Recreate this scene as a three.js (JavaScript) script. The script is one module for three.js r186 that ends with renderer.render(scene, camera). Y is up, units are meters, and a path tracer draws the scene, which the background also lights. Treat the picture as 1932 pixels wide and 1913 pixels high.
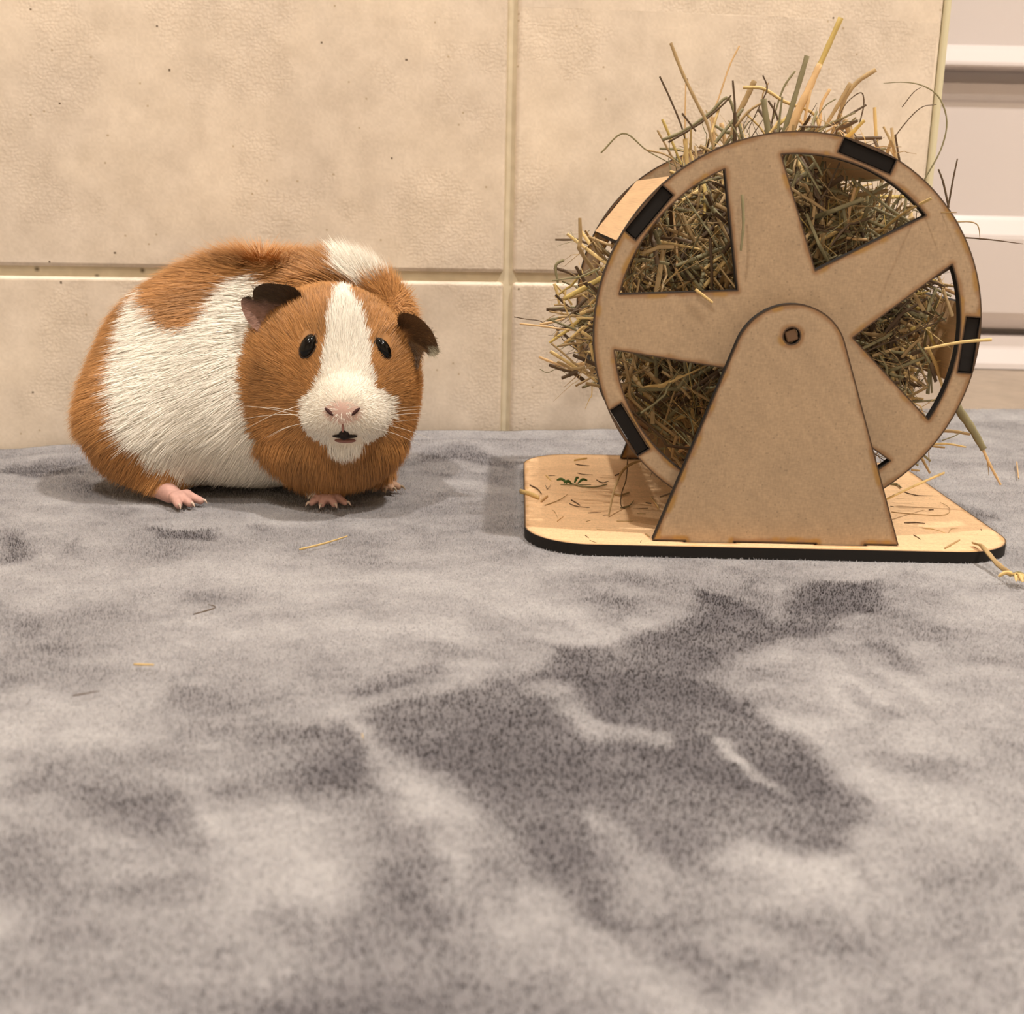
import * as THREE from 'three';
import { mergeGeometries, mergeVertices } from 'three/addons/utils/BufferGeometryUtils.js';
import { RoundedBoxGeometry } from 'three/addons/geometries/RoundedBoxGeometry.js';
import { RectAreaLightUniformsLib } from 'three/addons/lights/RectAreaLightUniformsLib.js';

// ------------------------------------------------------------------ camera, light, exposure
const scene = new THREE.Scene();
scene.background = new THREE.Color(0x000000);
const camera = new THREE.PerspectiveCamera(45.885, 1932 / 1913, 0.01, 20);
{
  const pitch = THREE.MathUtils.degToRad(14.5), roll = THREE.MathUtils.degToRad(1.2);
  const fw = new THREE.Vector3(0, -Math.sin(pitch), -Math.cos(pitch));
  const r0 = new THREE.Vector3(1, 0, 0), u0 = new THREE.Vector3().crossVectors(r0, fw);
  camera.position.set(0, 0.131, 0);
  camera.up.copy(u0).multiplyScalar(Math.cos(roll)).addScaledVector(r0, -Math.sin(roll));
  camera.lookAt(fw.clone().add(camera.position));
  camera.focus = 0.5;
  camera.userData.fStop = 20;
}
scene.add(camera);
const renderer = new THREE.WebGLRenderer({ antialias: true });
renderer.toneMapping = THREE.LinearToneMapping;
renderer.toneMappingExposure = 0.93;
renderer.shadowMap.enabled = true;
RectAreaLightUniformsLib.init();
// unseen recessed ceiling downlights: [x, z, strength]
const CEILING = 2.35;
const LAMP_COLOR = new THREE.Color(1.0, 0.925, 0.83);
const LAMPS = [[0.95, -0.12, 22], [-0.55, 0.25, 14], [0.35, 1.25, 6]];  // second placed to light front faces, last added as fill behind the camera

// ------------------------------------------------------------------ helpers
let seed = 1234567;
const rnd = () => { seed = (seed + 0x6D2B79F5) | 0; let t = Math.imul(seed ^ (seed >>> 15), 1 | seed); t = (t + Math.imul(t ^ (t >>> 7), 61 | t)) ^ t; return ((t ^ (t >>> 14)) >>> 0) / 4294967296; };
const rr = (a, b) => a + (b - a) * rnd();
const { clamp, lerp, smoothstep } = THREE.MathUtils;
const V = (x, y, z) => new THREE.Vector3(x, y, z);
const hash = (x, y, z = 0) => { let h = Math.imul(x, 374761393) ^ Math.imul(y, 668265263) ^ Math.imul(z, 2147483647 - 61); h = Math.imul(h ^ (h >>> 13), 1274126177); return ((h ^ (h >>> 16)) >>> 0) / 4294967296; };
function noise(x, y, z = 0) {
  const ix = Math.floor(x), iy = Math.floor(y), iz = Math.floor(z);
  let fx = x - ix, fy = y - iy, fz = z - iz;
  fx = fx * fx * (3 - 2 * fx); fy = fy * fy * (3 - 2 * fy); fz = fz * fz * (3 - 2 * fz);
  const L = (a, b, t) => a + (b - a) * t;
  const p = (k) => L(L(hash(ix, iy, iz + k), hash(ix + 1, iy, iz + k), fx), L(hash(ix, iy + 1, iz + k), hash(ix + 1, iy + 1, iz + k), fx), fy);
  return fz === 0 ? p(0) : L(p(0), p(1), fz);
}
const fbm = (x, y, o = 4) => { let s = 0, a = 0.5, n = 0; for (let i = 0; i < o; i++) { s += a * noise(x, y); n += a; a *= 0.5; x = x * 2.03 + 17.1; y = y * 2.03 + 9.7; } return s / n; };
const names = new Map();
function numbered(n) { const k = names.get(n) ?? 0; names.set(n, k + 1); return k ? n + '_' + String(k).padStart(3, '0') : n; }
function shade(o) { o.castShadow = true; o.receiveShadow = true; return o; }
function mesh(name, geo, mat, parent) { const m = shade(new THREE.Mesh(geo, mat)); m.name = parent ? name : numbered(name); (parent ?? scene).add(m); return m; }
function thing(name, label, category, pos = [0, 0, 0], group) { const g = new THREE.Group(); g.name = numbered(name); g.position.set(...pos); scene.add(g); g.userData = { label, category }; if (group) g.userData.group = group; return g; }
function tag(o, label, category, group) { o.userData = { label, category }; if (group) o.userData.group = group; return o; }
function struct(o, label, category) { o.userData.kind = 'structure'; if (label) { o.userData.label = label; o.userData.category = category; } return o; }
const std = (o) => new THREE.MeshStandardMaterial({ metalness: 0, ...o });
function dataTex(w, h, fn, srgb = true) {
  const d = new Uint8Array(w * h * 4), c = [0, 0, 0];
  for (let y = 0; y < h; y++) for (let x = 0; x < w; x++) { fn((x + 0.5) / w, (y + 0.5) / h, c); const o = (y * w + x) * 4; d[o] = clamp(c[0], 0, 255); d[o + 1] = clamp(c[1], 0, 255); d[o + 2] = clamp(c[2], 0, 255); d[o + 3] = 255; }
  const t = new THREE.DataTexture(d, w, h, THREE.RGBAFormat); t.magFilter = THREE.LinearFilter; t.minFilter = THREE.LinearMipmapLinearFilter; t.generateMipmaps = true; t.wrapS = t.wrapT = THREE.RepeatWrapping; if (srgb) t.colorSpace = THREE.SRGBColorSpace; t.needsUpdate = true; return t;
}

// ------------------------------------------------------------------ the room
const FLOOR = -0.024;
const paint = std({ color: 0xd9cfbf, roughness: 0.85 });
const roomX0 = -1.7, roomX1 = 1.9, roomZ0 = -1.62, roomZ1 = 2.2;
const vinylTex = dataTex(512, 512, (u, v, c) => { const n = fbm(u * 60, v * 60, 4), g = noise(u * 250, v * 250); c[0] = 176 + 26 * (n - 0.5) + 10 * g; c[1] = 160 + 24 * (n - 0.5) + 10 * g; c[2] = 144 + 22 * (n - 0.5) + 10 * g; });
vinylTex.repeat.set(3, 3);
{
  const w = roomX1 - roomX0, d = roomZ1 - roomZ0, cx = (roomX0 + roomX1) / 2, cz = (roomZ0 + roomZ1) / 2, h = CEILING - FLOOR, cy = (CEILING + FLOOR) / 2;
  const slab = (name, sx, sy, sz, x, y, z, m) => { const o = mesh(name, new THREE.BoxGeometry(sx, sy, sz), m); o.position.set(x, y, z); return o; };
  struct(slab('floor', w, 0.05, d, cx, FLOOR - 0.025, cz, std({ map: vinylTex, roughness: 0.55 })));
  struct(slab('ceiling', w + 0.2, 0.05, d + 0.2, cx, CEILING + 0.025, cz, std({ color: 0xe6e0d6, roughness: 0.9 })));
  struct(slab('wall_left', 0.1, h, d, roomX0 - 0.05, cy, cz, paint));
  struct(slab('wall_right', 0.1, h, d, roomX1 + 0.05, cy, cz, paint));
  struct(slab('wall_front', w + 0.2, h, 0.1, cx, cy, roomZ1 + 0.05, paint));
  struct(slab('wall_rear', w + 0.2, h, 0.1, cx, cy, roomZ0 - 0.05, paint));
}
for (const [x, z, power] of LAMPS) {
  const g = thing('ceiling_downlight', 'unseen round recessed ceiling downlight with a white ring and warm lens', 'ceiling light', [x, CEILING, z], 'recessed downlights in the ceiling');
  mesh('ring', new THREE.TorusGeometry(0.052, 0.007, 10, 40).rotateX(Math.PI / 2).translate(0, -0.004, 0), std({ color: 0xeeeeea, roughness: 0.4 }), g);
  mesh('lens', new THREE.CylinderGeometry(0.047, 0.047, 0.004, 36).translate(0, -0.003, 0), std({ color: 0xfff4e0, emissive: LAMP_COLOR, emissiveIntensity: 6 }), g);
  const l = new THREE.SpotLight(LAMP_COLOR, power, 0, THREE.MathUtils.degToRad(78), 0.5, 2);
  l.name = 'downlight_beam'; l.position.set(0, -0.012, 0); l.target.position.set(0, -2, 0); l.castShadow = true; l.shadow.radius = 2.3; l.shadow.mapSize.set(2048, 2048);
  g.add(l); g.add(l.target); l.target.name = 'beam_target';
}

// ------------------------------------------------------------------ tiled wall behind (turned about six degrees)
const WALL_YAW = THREE.MathUtils.degToRad(6.5), WALL_X = 0.234, WALL_Z = -0.704;   // outer corner of the tiled wall
const wallPoint = (s, y, out) => V(WALL_X - s * Math.cos(WALL_YAW) + out * Math.sin(WALL_YAW) * -1, y, WALL_Z + s * Math.sin(WALL_YAW) + out * Math.cos(WALL_YAW));
{
  const wall = new THREE.Group(); wall.name = 'wall_back'; scene.add(wall);
  struct(wall, 'cream mottled ceramic tile wall behind the guinea pig', 'wall');
  wall.position.set(WALL_X, 0, WALL_Z); wall.rotation.y = -Math.PI + 0; wall.rotation.y = WALL_YAW;   // local -x runs along the wall to the other end, +z faces the camera
  const LEN = 1.75, TOP = CEILING - 0.002;
  const groutTex = dataTex(1024, 512, (u, v, c) => {
    const x = -u * LEN, y = v * 0.9, n = fbm(x * 260, y * 260, 3), m = fbm(x * 40, y * 40, 3);
    c[0] = 222 + 24 * (n - 0.5) + 22 * (m - 0.5); c[1] = 209 + 24 * (n - 0.5) + 22 * (m - 0.5); c[2] = 182 + 24 * (n - 0.5) + 20 * (m - 0.5);
    if (hash(Math.floor(x * 700), Math.floor(y * 700)) > 0.988 && x < -0.4 && x > -0.53) { c[0] *= 0.45; c[1] *= 0.42; c[2] *= 0.38; }
  });
  const body = new THREE.BoxGeometry(LEN, TOP - FLOOR, 0.1).translate(-LEN / 2, (TOP + FLOOR) / 2, -0.0508);
  { const p = body.attributes.position, uv = body.attributes.uv; for (let i = 0; i < p.count; i++) uv.setXY(i, -p.getX(i) / LEN, p.getY(i) / 0.9); }
  mesh('grout', body, std({ map: groutTex, bumpMap: groutTex, bumpScale: 0.0006, roughness: 0.9 }), wall);
  // glazed tiles, two prints
  const TW = 0.33, TH = 0.25, G = 0.0052;
  const prints = [0, 1].map((k) => {
    const f = (u, v) => {
      const x = u * 33 + k * 71, y = v * 25 + k * 37;                         // centimetres
      const broad = fbm(x * 0.22, y * 0.22, 4), mid = fbm(x * 0.9 + 5, y * 0.9, 3);
      const wx = x * 5.2 + 0.9 * noise(x * 3, y * 3), wy = y * 5.2 + 0.9 * noise(x * 3 + 40, y * 3);
      let d = 9; const ix = Math.floor(wx), iy = Math.floor(wy);
      for (let j = -1; j <= 1; j++) for (let i = -1; i <= 1; i++) { const px = ix + i + 0.15 + 0.7 * hash(ix + i, iy + j, 5 + k), py = iy + j + 0.15 + 0.7 * hash(ix + i, iy + j, 9 + k); d = Math.min(d, Math.hypot(wx - px, wy - py)); }
      const mask = smoothstep(fbm(x * 0.3 + 90, y * 0.3 + 12, 3), 0.46, 0.62);
      const worm = (smoothstep(d, 0.15, 0.65)) * mask;
      return [broad, mid, worm, noise(x * 9, y * 9)];
    };
    const color = dataTex(1024, 776, (u, v, c) => {
      const [b, m, w, g] = f(u, v), x = Math.floor(u * 330), y = Math.floor(v * 250);
      const t = (b - 0.5) * 30 + (m - 0.5) * 22 - w * 6 + (g - 0.5) * 8;
      c[0] = 226 + t; c[1] = 211 + t * 1.02 + (0.5 - b) * 3; c[2] = 193 + t * 1.05 - (b - 0.5) * 10;
      const s = hash(x, y, 77 + k); if (s > 0.99985) { c[0] *= 0.5; c[1] *= 0.46; c[2] *= 0.42; } else if (s > 0.9988) { c[0] *= 0.86; c[1] *= 0.83; c[2] *= 0.77; }
    });
    const relief = dataTex(1024, 776, (u, v, c) => { const [b, m, w, g] = f(u, v); c[0] = c[1] = c[2] = 150 + 60 * (m - 0.5) - 50 * w + 20 * g; }, false);
    return new THREE.MeshPhysicalMaterial({ map: color, bumpMap: relief, bumpScale: 0.00035, roughness: 0.42, clearcoat: 0.25, clearcoatRoughness: 0.3 });
  });
  const tileGeo = (w, h, u0, v0) => {
    const g = new RoundedBoxGeometry(w, h, 0.008, 3, 0.0024), p = g.attributes.position, uv = g.attributes.uv;
    for (let i = 0; i < p.count; i++) uv.setXY(i, u0 + (p.getX(i) + w / 2) / TW, v0 + (p.getY(i) + h / 2) / TH);
    return g;
  };
  const jointX = -0.2405, jointY = 0.0878;                                     // a joint crossing, seen above the blanket
  const cols = [[-0.0045, jointX + G / 2]];
  for (let x = jointX - G / 2; x > -LEN + 0.02; x -= TW + G) cols.push([x, Math.max(x - TW, -LEN)]);
  const rows = [[FLOOR + 0.002, jointY - G / 2]];
  for (let y = jointY + G / 2; y < TOP - 0.02; y += TH + G) rows.push([y, Math.min(y + TH, TOP)]);
  const cache = new Map(); let k = 0;
  rows.forEach(([y0, y1], j) => cols.forEach(([x1, x0], i) => {
    const w = x1 - x0, h = y1 - y0, v = (i + j) % 2, key = w.toFixed(4) + h.toFixed(4) + v;
    if (!cache.has(key)) cache.set(key, tileGeo(w, h, v * 0.3, v * 0.45));
    const t = mesh('tile', cache.get(key), prints[v], wall); t.position.set((x0 + x1) / 2, (y0 + y1) / 2, -0.002);
  }));
  const bead = mesh('corner_bead', new RoundedBoxGeometry(0.0042, TOP - FLOOR - 0.004, 0.009, 2, 0.0018).translate(-0.0019, (TOP + FLOOR) / 2, -0.0025), std({ color: 0xd8cfae, roughness: 0.5 }), wall);
  bead.userData.label = 'pale plastic tile edge bead';
}

// ------------------------------------------------------------------ white drawer unit beyond the end of the wall
{
  const g = thing('drawer_cabinet', 'white moulded drawer cabinet standing past the end of the tiled wall', 'cabinet', [0.378, FLOOR, -1.2]);
  const white = std({ color: 0xe4dcdc, roughness: 0.35 });
  const X0 = -0.09, X1 = 0.70;
  const prof = (name, pts) => {                                              // a front panel: side profile (height, outwards) run along x
    const s = new THREE.Shape(pts.map(([y, z]) => new THREE.Vector2(z * 1.263, Math.max(0.001, 0.131 + (y - 0.131) * 1.263 - FLOOR))));
    const e = new THREE.ExtrudeGeometry(s, { depth: X1 - X0, bevelEnabled: false, steps: 1 });
    e.rotateY(Math.PI / 2).translate(X0, 0, 0);
    e.applyMatrix4(new THREE.Matrix4().makeScale(1, 1, -1));
    const ix = e.index; const p = e.attributes.position;                      // mirrored: turn the faces back
    if (!ix) { for (const a of Object.values(e.attributes)) for (let i = 0; i < p.count; i += 3) for (let c = 0; c < a.itemSize; c++) { const t = a.getComponent(i + 1, c); a.setComponent(i + 1, c, a.getComponent(i + 2, c)); a.setComponent(i + 2, c, t); } }
    e.computeVertexNormals();
    return mesh(name, e, white, g);
  };
  const body = mesh('carcass', new THREE.BoxGeometry(X1 - X0 - 0.004, 0.9, 0.3).translate((X0 + X1) / 2, 0.455, -0.183), white, g); body.userData.label = 'white cabinet body';
  prof('drawer_front', [[0.62, -0.03], [0.62, 0.000], [0.2475, 0.000], [0.2440, 0.003], [0.2345, 0.0125], [0.2322, 0.0130], [0.2312, 0.0115], [0.2312, -0.03]]);
  prof('drawer_front', [[0.2215, -0.03], [0.2215, -0.010], [0.2095, -0.008], [0.2070, -0.002], [0.1245, 0.000], [0.1215, 0.002], [0.1105, 0.011], [0.1075, 0.012], [0.0520, 0.012], [0.0470, 0.009], [0.0390, 0.000], [0.0390, -0.03]]);
  prof('plinth', [[0.0335, -0.03], [0.0335, 0.004], [0.0255, 0.005], [0.0235, 0.006], [0.0130, 0.016], [0.0090, 0.017], [FLOOR + 0.001, 0.017], [FLOOR + 0.001, -0.03]]);
}

// ------------------------------------------------------------------ plush blanket
// brushed areas of the pile where it lies the other way, their shade painted in: [strength, soft edge, outline x,z in 0.1 mm]
const NAP = [
[1,0.01,[-376,-2939,61,-3182,127,-3371,360,-3497,586,-3706,680,-3986,791,-3879,839,-3671,1090,-4073,1330,-4182,1270,-3910,1006,-3583,859,-3527,693,-3339,563,-3209,605,-3097,660,-2924,777,-2771,797,-2547,781,-2398,682,-2282,586,-2256,509,-2318,430,-2250,417,-2168,352,-2166,278,-2287,205,-2374,204,-2200,268,-1979,226,-1945,153,-2045,52,-2235,-65,-2458,-201,-2666,-317,-2779]],
[-0.75,0.006,[46,-3161,149,-3110,239,-2903,425,-2831,386,-2737,205,-2789,102,-2963]],
[-0.8,0.004,[493,-2834,543,-2805,660,-2541,624,-2488,555,-2644]],
[0.8,0.014,[-1229,-2661,-857,-2708,-436,-2862,-370,-2889,-304,-2661,-253,-2475,-310,-2399,-470,-2441,-611,-2435,-625,-2208,-847,-2285,-1051,-2465,-1125,-2412]],
[0.85,0.014,[-355,-2305,-286,-2499,-174,-2313,-125,-2071,-67,-1934,-14,-1710,-12,-1613,-452,-1599,-445,-1714,-366,-1860,-315,-2028]],
[0.6,0.02,[-1000,-2113,-831,-2082,-682,-2106,-553,-2092,-408,-2098,-310,-1993,-376,-1815,-445,-1674,-811,-1663]],
[0.75,0.012,[288,-1891,334,-1877,370,-1803,356,-1746,302,-1779]],
[0.6,0.006,[691,-2209,715,-2200,741,-2119,726,-2084,689,-2139]],
[0.5,0.004,[979,-3442,1031,-3423,1125,-3087,1070,-3030,1000,-3194]],
[0.5,0.004,[1116,-3495,1175,-3476,1195,-3284,1166,-3242]],
[0.55,0.004,[898,-3150,964,-3172,1039,-2977,972,-2939]],
[0.45,0.008,[332,-2088,402,-2072,499,-1988,601,-1958,573,-1924,445,-1969,353,-2017]],
[0.8,0.006,[-1503,-4694,-1357,-4649,-1179,-4639,-1172,-4522,-1384,-4521]],
[0.9,0.01,[-2030,-4572,-1918,-4503,-1765,-4295,-1767,-4127,-1836,-4109]],
[0.5,0.006,[-1698,-4197,-1668,-4499,-1632,-4427,-1641,-4149]],
[0.5,0.006,[-1533,-3525,-1505,-3601,-1395,-3486,-1448,-3413,-1504,-3433]],
[0.45,0.008,[-942,-3127,-885,-3055,-737,-2806,-785,-2781,-877,-2948]],
[0.7,0.006,[-450,-3059,-329,-3161,-177,-3257,-178,-3188,-319,-3066,-428,-3006]],
[0.6,0.006,[-1066,-4688,-1011,-4733,-987,-4614,-1020,-4572]],
[0.45,0.01,[-759,-3673,-570,-3791,-418,-3695,-544,-3611,-707,-3576]],
[0.35,0.01,[-650,-4342,-467,-4321,-465,-4122,-593,-4082]],
[0.7,0.008,[-542,-6214,-282,-6353,33,-6008,-20,-5878,-297,-6078,-477,-5932]],
[0.5,0.008,[-486,-5714,-285,-5852,33,-5591,20,-5480,-299,-5616]],
[0.75,0.01,[-2629,-6001,-2392,-6092,-2196,-6045,-2082,-5679,-2286,-5544,-2526,-5756]],
[0.6,0.012,[-1980,-5460,-1761,-5168,-1549,-4860,-1609,-4769,-1904,-5106,-2140,-5557]],
[0.6,0.008,[2056,-5349,2119,-5257,2173,-5121,2132,-5046,2009,-5090]],
[0.5,0.008,[839,-4149,911,-4122,919,-3887,853,-3828]],
[0.5,0.008,[301,-3848,393,-3881,443,-3749,375,-3667,302,-3740]],
[0.35,0.01,[130,-4261,501,-4222,622,-4103,443,-4030,166,-4134]],
[0.5,0.012,[-78,-2822,4,-2764,31,-2620,-34,-2673]],
[-0.5,0.006,[-407,-2854,-366,-2856,-310,-2719,-113,-2456,-139,-2383,-220,-2439,-307,-2577,-362,-2716]],
[-0.5,0.006,[-172,-2280,-78,-2189,-54,-2130,-71,-2010,-113,-2053]],
[-0.5,0.012,[-763,-2556,-595,-2364,-581,-2210,-702,-2291]],
[-0.4,0.01,[1173,-4782,1895,-4387,1765,-4058,1027,-4130]]
];
const napPolys = NAP.map(([s, e, a]) => { const p = []; let x0 = 1, x1 = -1, z0 = 1, z1 = -2; for (let i = 0; i < a.length; i += 2) { const x = a[i] / 1e4, z = a[i + 1] / 1e4; p.push([x, z]); x0 = Math.min(x0, x); x1 = Math.max(x1, x); z0 = Math.min(z0, z); z1 = Math.max(z1, z); } return { s, e, p, b: [x0 - 0.03, x1 + 0.03, z0 - 0.03, z1 + 0.03] }; });
function polyDist(p, x, z) {                                                 // signed: inside positive
  let d = 1e9, inside = false;
  for (let i = 0, j = p.length - 1; i < p.length; j = i++) {
    const ax = p[i][0], az = p[i][1], bx = p[j][0], bz = p[j][1], ex = bx - ax, ez = bz - az, t = clamp(((x - ax) * ex + (z - az) * ez) / (ex * ex + ez * ez + 1e-12), 0, 1);
    d = Math.min(d, Math.hypot(x - ax - ex * t, z - az - ez * t));
    if ((az > z) !== (bz > z) && x < ((bx - ax) * (z - az)) / (bz - az) + ax) inside = !inside;
  }
  return inside ? d : -d;
}
function nap(x, z) {                                                         // 0 pale .. 1 dark
  const wx = x + 0.012 * (fbm(x * 45, z * 45, 3) - 0.5) + 0.0025 * (noise(x * 260, z * 260) - 0.5), wz = z + 0.012 * (fbm(x * 45 + 50, z * 45, 3) - 0.5) + 0.0025 * (noise(x * 260 + 9, z * 260) - 0.5);
  let v = 0.26 - 0.10 * smoothstep(x, 0.04, 0.16);
  for (const { s, e, p, b } of napPolys) {
    if (wx < b[0] || wx > b[1] || wz < b[2] || wz > b[3]) continue;
    const d = polyDist(p, wx, wz), k = smoothstep(d, -e * 0.55, e * 0.55);
    v = s > 0 ? Math.max(v, lerp(v, s * lerp(0.72, 1.08, fbm(x * 24 + 5, z * 30 + 77, 3)), k)) : lerp(v, Math.max(0.1, v + s), k);
  }
  const m = fbm(x * 30 + 200, z * 42, 4), q = fbm(x * 95, z * 130 + 60, 3);
  const sx = x * 0.62 + z * 0.78, sz = z * 0.62 - x * 0.78, st = smoothstep(x, -0.06, 0.02) * smoothstep(z, -0.43, -0.38), str = fbm(sx * 14 + 8, sz * 70 + 3, 3);
  return clamp(v + lerp(0.6, 0.95, smoothstep(z, -0.46, -0.36)) * (m - 0.5) + 0.34 * (q - 0.5) + st * 0.45 * (str - 0.5), 0, 1.1);
}
const wallZ = (x) => WALL_Z + (WALL_X - x) * Math.tan(WALL_YAW);
const backEdge = (x) => lerp(wallZ(x) + 0.006, -0.782 + 0.006 * Math.sin(x * 14), smoothstep(x, WALL_X + 0.008, WALL_X + 0.03));
const sinkLeft = (x, z) => -0.013 * smoothstep(-x, 0.12, 0.32) * smoothstep(-z, 0.5, 0.64);
function blanketY(x, z) {
  const ze = backEdge(x), d = z - ze;
  let y = sinkLeft(x, z) + 0.0022 * (fbm(x * 13 + 3, z * 13, 3) - 0.5);
  y += 0.0016 * (fbm(x * 40, z * 55, 2) - 0.5);
  const flat = Math.max(smoothstep(-Math.max(Math.abs(x - 0.1025) - 0.1, Math.abs(z + 0.52) - 0.085), -0.01, 0.0), smoothstep(-(Math.hypot(x + 0.11, z + 0.535) - 0.09), -0.02, 0));
  y = lerp(y, Math.min(y, 0), flat);
  if (x < WALL_X) y += 0.004 * Math.exp(-d / 0.012) + 0.0032 * Math.exp(-(((d - 0.03) / 0.010) ** 2)) - 0.003 * Math.exp(-(((d - 0.017) / 0.0035) ** 2));   // hem and its seam
  else y += 0.003 * Math.exp(-(((d - 0.012) / 0.012) ** 2)) - 0.002 * Math.exp(-(((d - 0.028) / 0.004) ** 2));
  return y - 0.0010;
}
const napShadeColor = (t, out) => { const g = clamp(t, 0, 1.1); out[0] = lerp(161, 101, g); out[1] = lerp(159, 98, g); out[2] = lerp(161, 102, g); };  // shade and sheen of the leaning pile, painted into its colour
{
  const NG = 1300, napGrid = new Float32Array(NG * NG); for (let j = 0; j < NG; j++) for (let i = 0; i < NG; i++) napGrid[j * NG + i] = nap((i + 0.5) / NG - 0.5, (j + 0.5) / NG - 0.85);
  const napAt = (x, z) => { const u = clamp((x + 0.5) * NG - 0.5, 0, NG - 1.001), v = clamp((z + 0.85) * NG - 0.5, 0, NG - 1.001), i = Math.floor(u), j = Math.floor(v), o = j * NG + i; return lerp(lerp(napGrid[o], napGrid[o + 1], u - i), lerp(napGrid[o + NG], napGrid[o + NG + 1], u - i), v - j); };
  const X0 = -0.9, X1 = 0.9, Z1 = 0.25, NX = 420, NZ = 380;
  const P = [], UV = [], I = [];
  for (let j = 0; j <= NZ; j++) for (let i = 0; i <= NX; i++) {
    const x = lerp(X0, X1, i / NX), z = lerp(backEdge(x), Z1, Math.pow(j / NZ, 1.25));
    P.push(x, blanketY(x, z), z); UV.push(x + 0.5, z + 0.85);
    if (i < NX && j < NZ) { const a = j * (NX + 1) + i, b = a + 1, c = a + NX + 1, d = c + 1; I.push(a, c, b, b, c, d); }
  }
  // rolled edge down to the floor along the back
  const row0 = P.length / 3;
  for (let i = 0; i <= NX; i++) { const x = P[i * 3], z = P[i * 3 + 2]; P.push(x, FLOOR + 0.0005, z - 0.002); UV.push(x + 0.5, z + 0.85); if (i < NX) I.push(i, i + 1, row0 + i, i + 1, row0 + i + 1, row0 + i); }
  const g = new THREE.BufferGeometry(); g.setAttribute('position', new THREE.Float32BufferAttribute(P, 3)); g.setAttribute('uv', new THREE.Float32BufferAttribute(UV, 2)); g.setIndex(I); g.computeVertexNormals();
  const tex = dataTex(2048, 2048, (u, v, c) => {
    const x = u - 0.5, z = v - 0.85; napShadeColor(napAt(x, z), c);
    const f = noise(x * 900, z * 900) - 0.5, h = hash(Math.floor(u * 2048), Math.floor(v * 2048), 3) - 0.5, k = 1 + 0.08 * f + 0.06 * h; c[0] *= k; c[1] *= k; c[2] *= k;
  });
  const fuzz = dataTex(1024, 1024, (u, v, c) => { c[0] = c[1] = c[2] = 120 + 90 * (noise(u * 340, v * 340) - 0.5) + 60 * (hash(Math.floor(u * 1024), Math.floor(v * 1024), 8) - 0.5); }, false);
  fuzz.repeat.set(4, 4);
  const root = thing('plush_blanket', 'grey plush blanket with brushed streaks of painted-in shade spread over the floor', 'blanket');
  mesh('cloth', g, new THREE.MeshPhysicalMaterial({ map: tex, bumpMap: fuzz, bumpScale: 0.0008, roughness: 0.95, sheen: 0.35, sheenRoughness: 0.5, sheenColor: new THREE.Color(0.5, 0.48, 0.47) }), root);
  // standing pile
  const N = 330000, PP = new Float32Array(N * 9), PN = new Float32Array(N * 9), PC = new Float32Array(N * 9), col = new THREE.Color(), c = [0, 0, 0];
  let n = 0;
  while (n < N) {
    const z = -0.12 - 0.70 * Math.pow(rnd(), 0.8), w = 0.09 + 0.50 * -z, x = rr(-w, w);
    const ze = backEdge(x); if (z < ze + 0.001) continue;
    if (Math.abs(x - 0.1010) < 0.0955 && Math.abs(z + 0.521) < 0.0827 && !(Math.abs(x - 0.1010) > 0.0698 && Math.abs(z + 0.521) > 0.057 && Math.hypot(Math.abs(x - 0.1010) - 0.0698, Math.abs(z + 0.521) - 0.057) > 0.0258)) continue;
    const t = napAt(x, z); napShadeColor(t, c); const k = rr(0.93, 1.07);
    col.setRGB(c[0] / 255 * k, c[1] / 255 * k, c[2] / 255 * k, THREE.SRGBColorSpace);
    const lean = lerp(-0.85, 0.25, smoothstep(t, 0.05, 1)) + rr(-0.25, 0.25), dir = rr(-1.2, 1.2), len = rr(0.0009, 0.0015), hw = rr(0.00016, 0.00027), y = blanketY(x, z) - 0.0002;
    const cs = Math.cos(dir), sn = Math.sin(dir), up = Math.cos(lean) * len, out = Math.sin(lean) * len, nu = -Math.sin(lean), no = Math.cos(lean);
    PP.set([x - cs * hw, y, z + sn * hw, x + cs * hw, y, z - sn * hw, x + sn * out, y + up, z + cs * out], n * 9);
    for (let q = 0; q < 3; q++) { PN.set([sn * no, nu, cs * no], n * 9 + q * 3); col.toArray(PC, n * 9 + q * 3); }
    n++;
  }
  const pg = new THREE.BufferGeometry(); pg.setAttribute('position', new THREE.BufferAttribute(PP, 3)); pg.setAttribute('normal', new THREE.BufferAttribute(PN, 3)); pg.setAttribute('color', new THREE.BufferAttribute(PC, 3));
  const pile = new THREE.Mesh(pg, std({ color: 0xffffff, vertexColors: true, roughness: 0.95, side: THREE.DoubleSide }));
  pile.name = 'pile'; pile.userData.kind = 'stuff'; shade(pile); root.add(pile);
}

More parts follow.
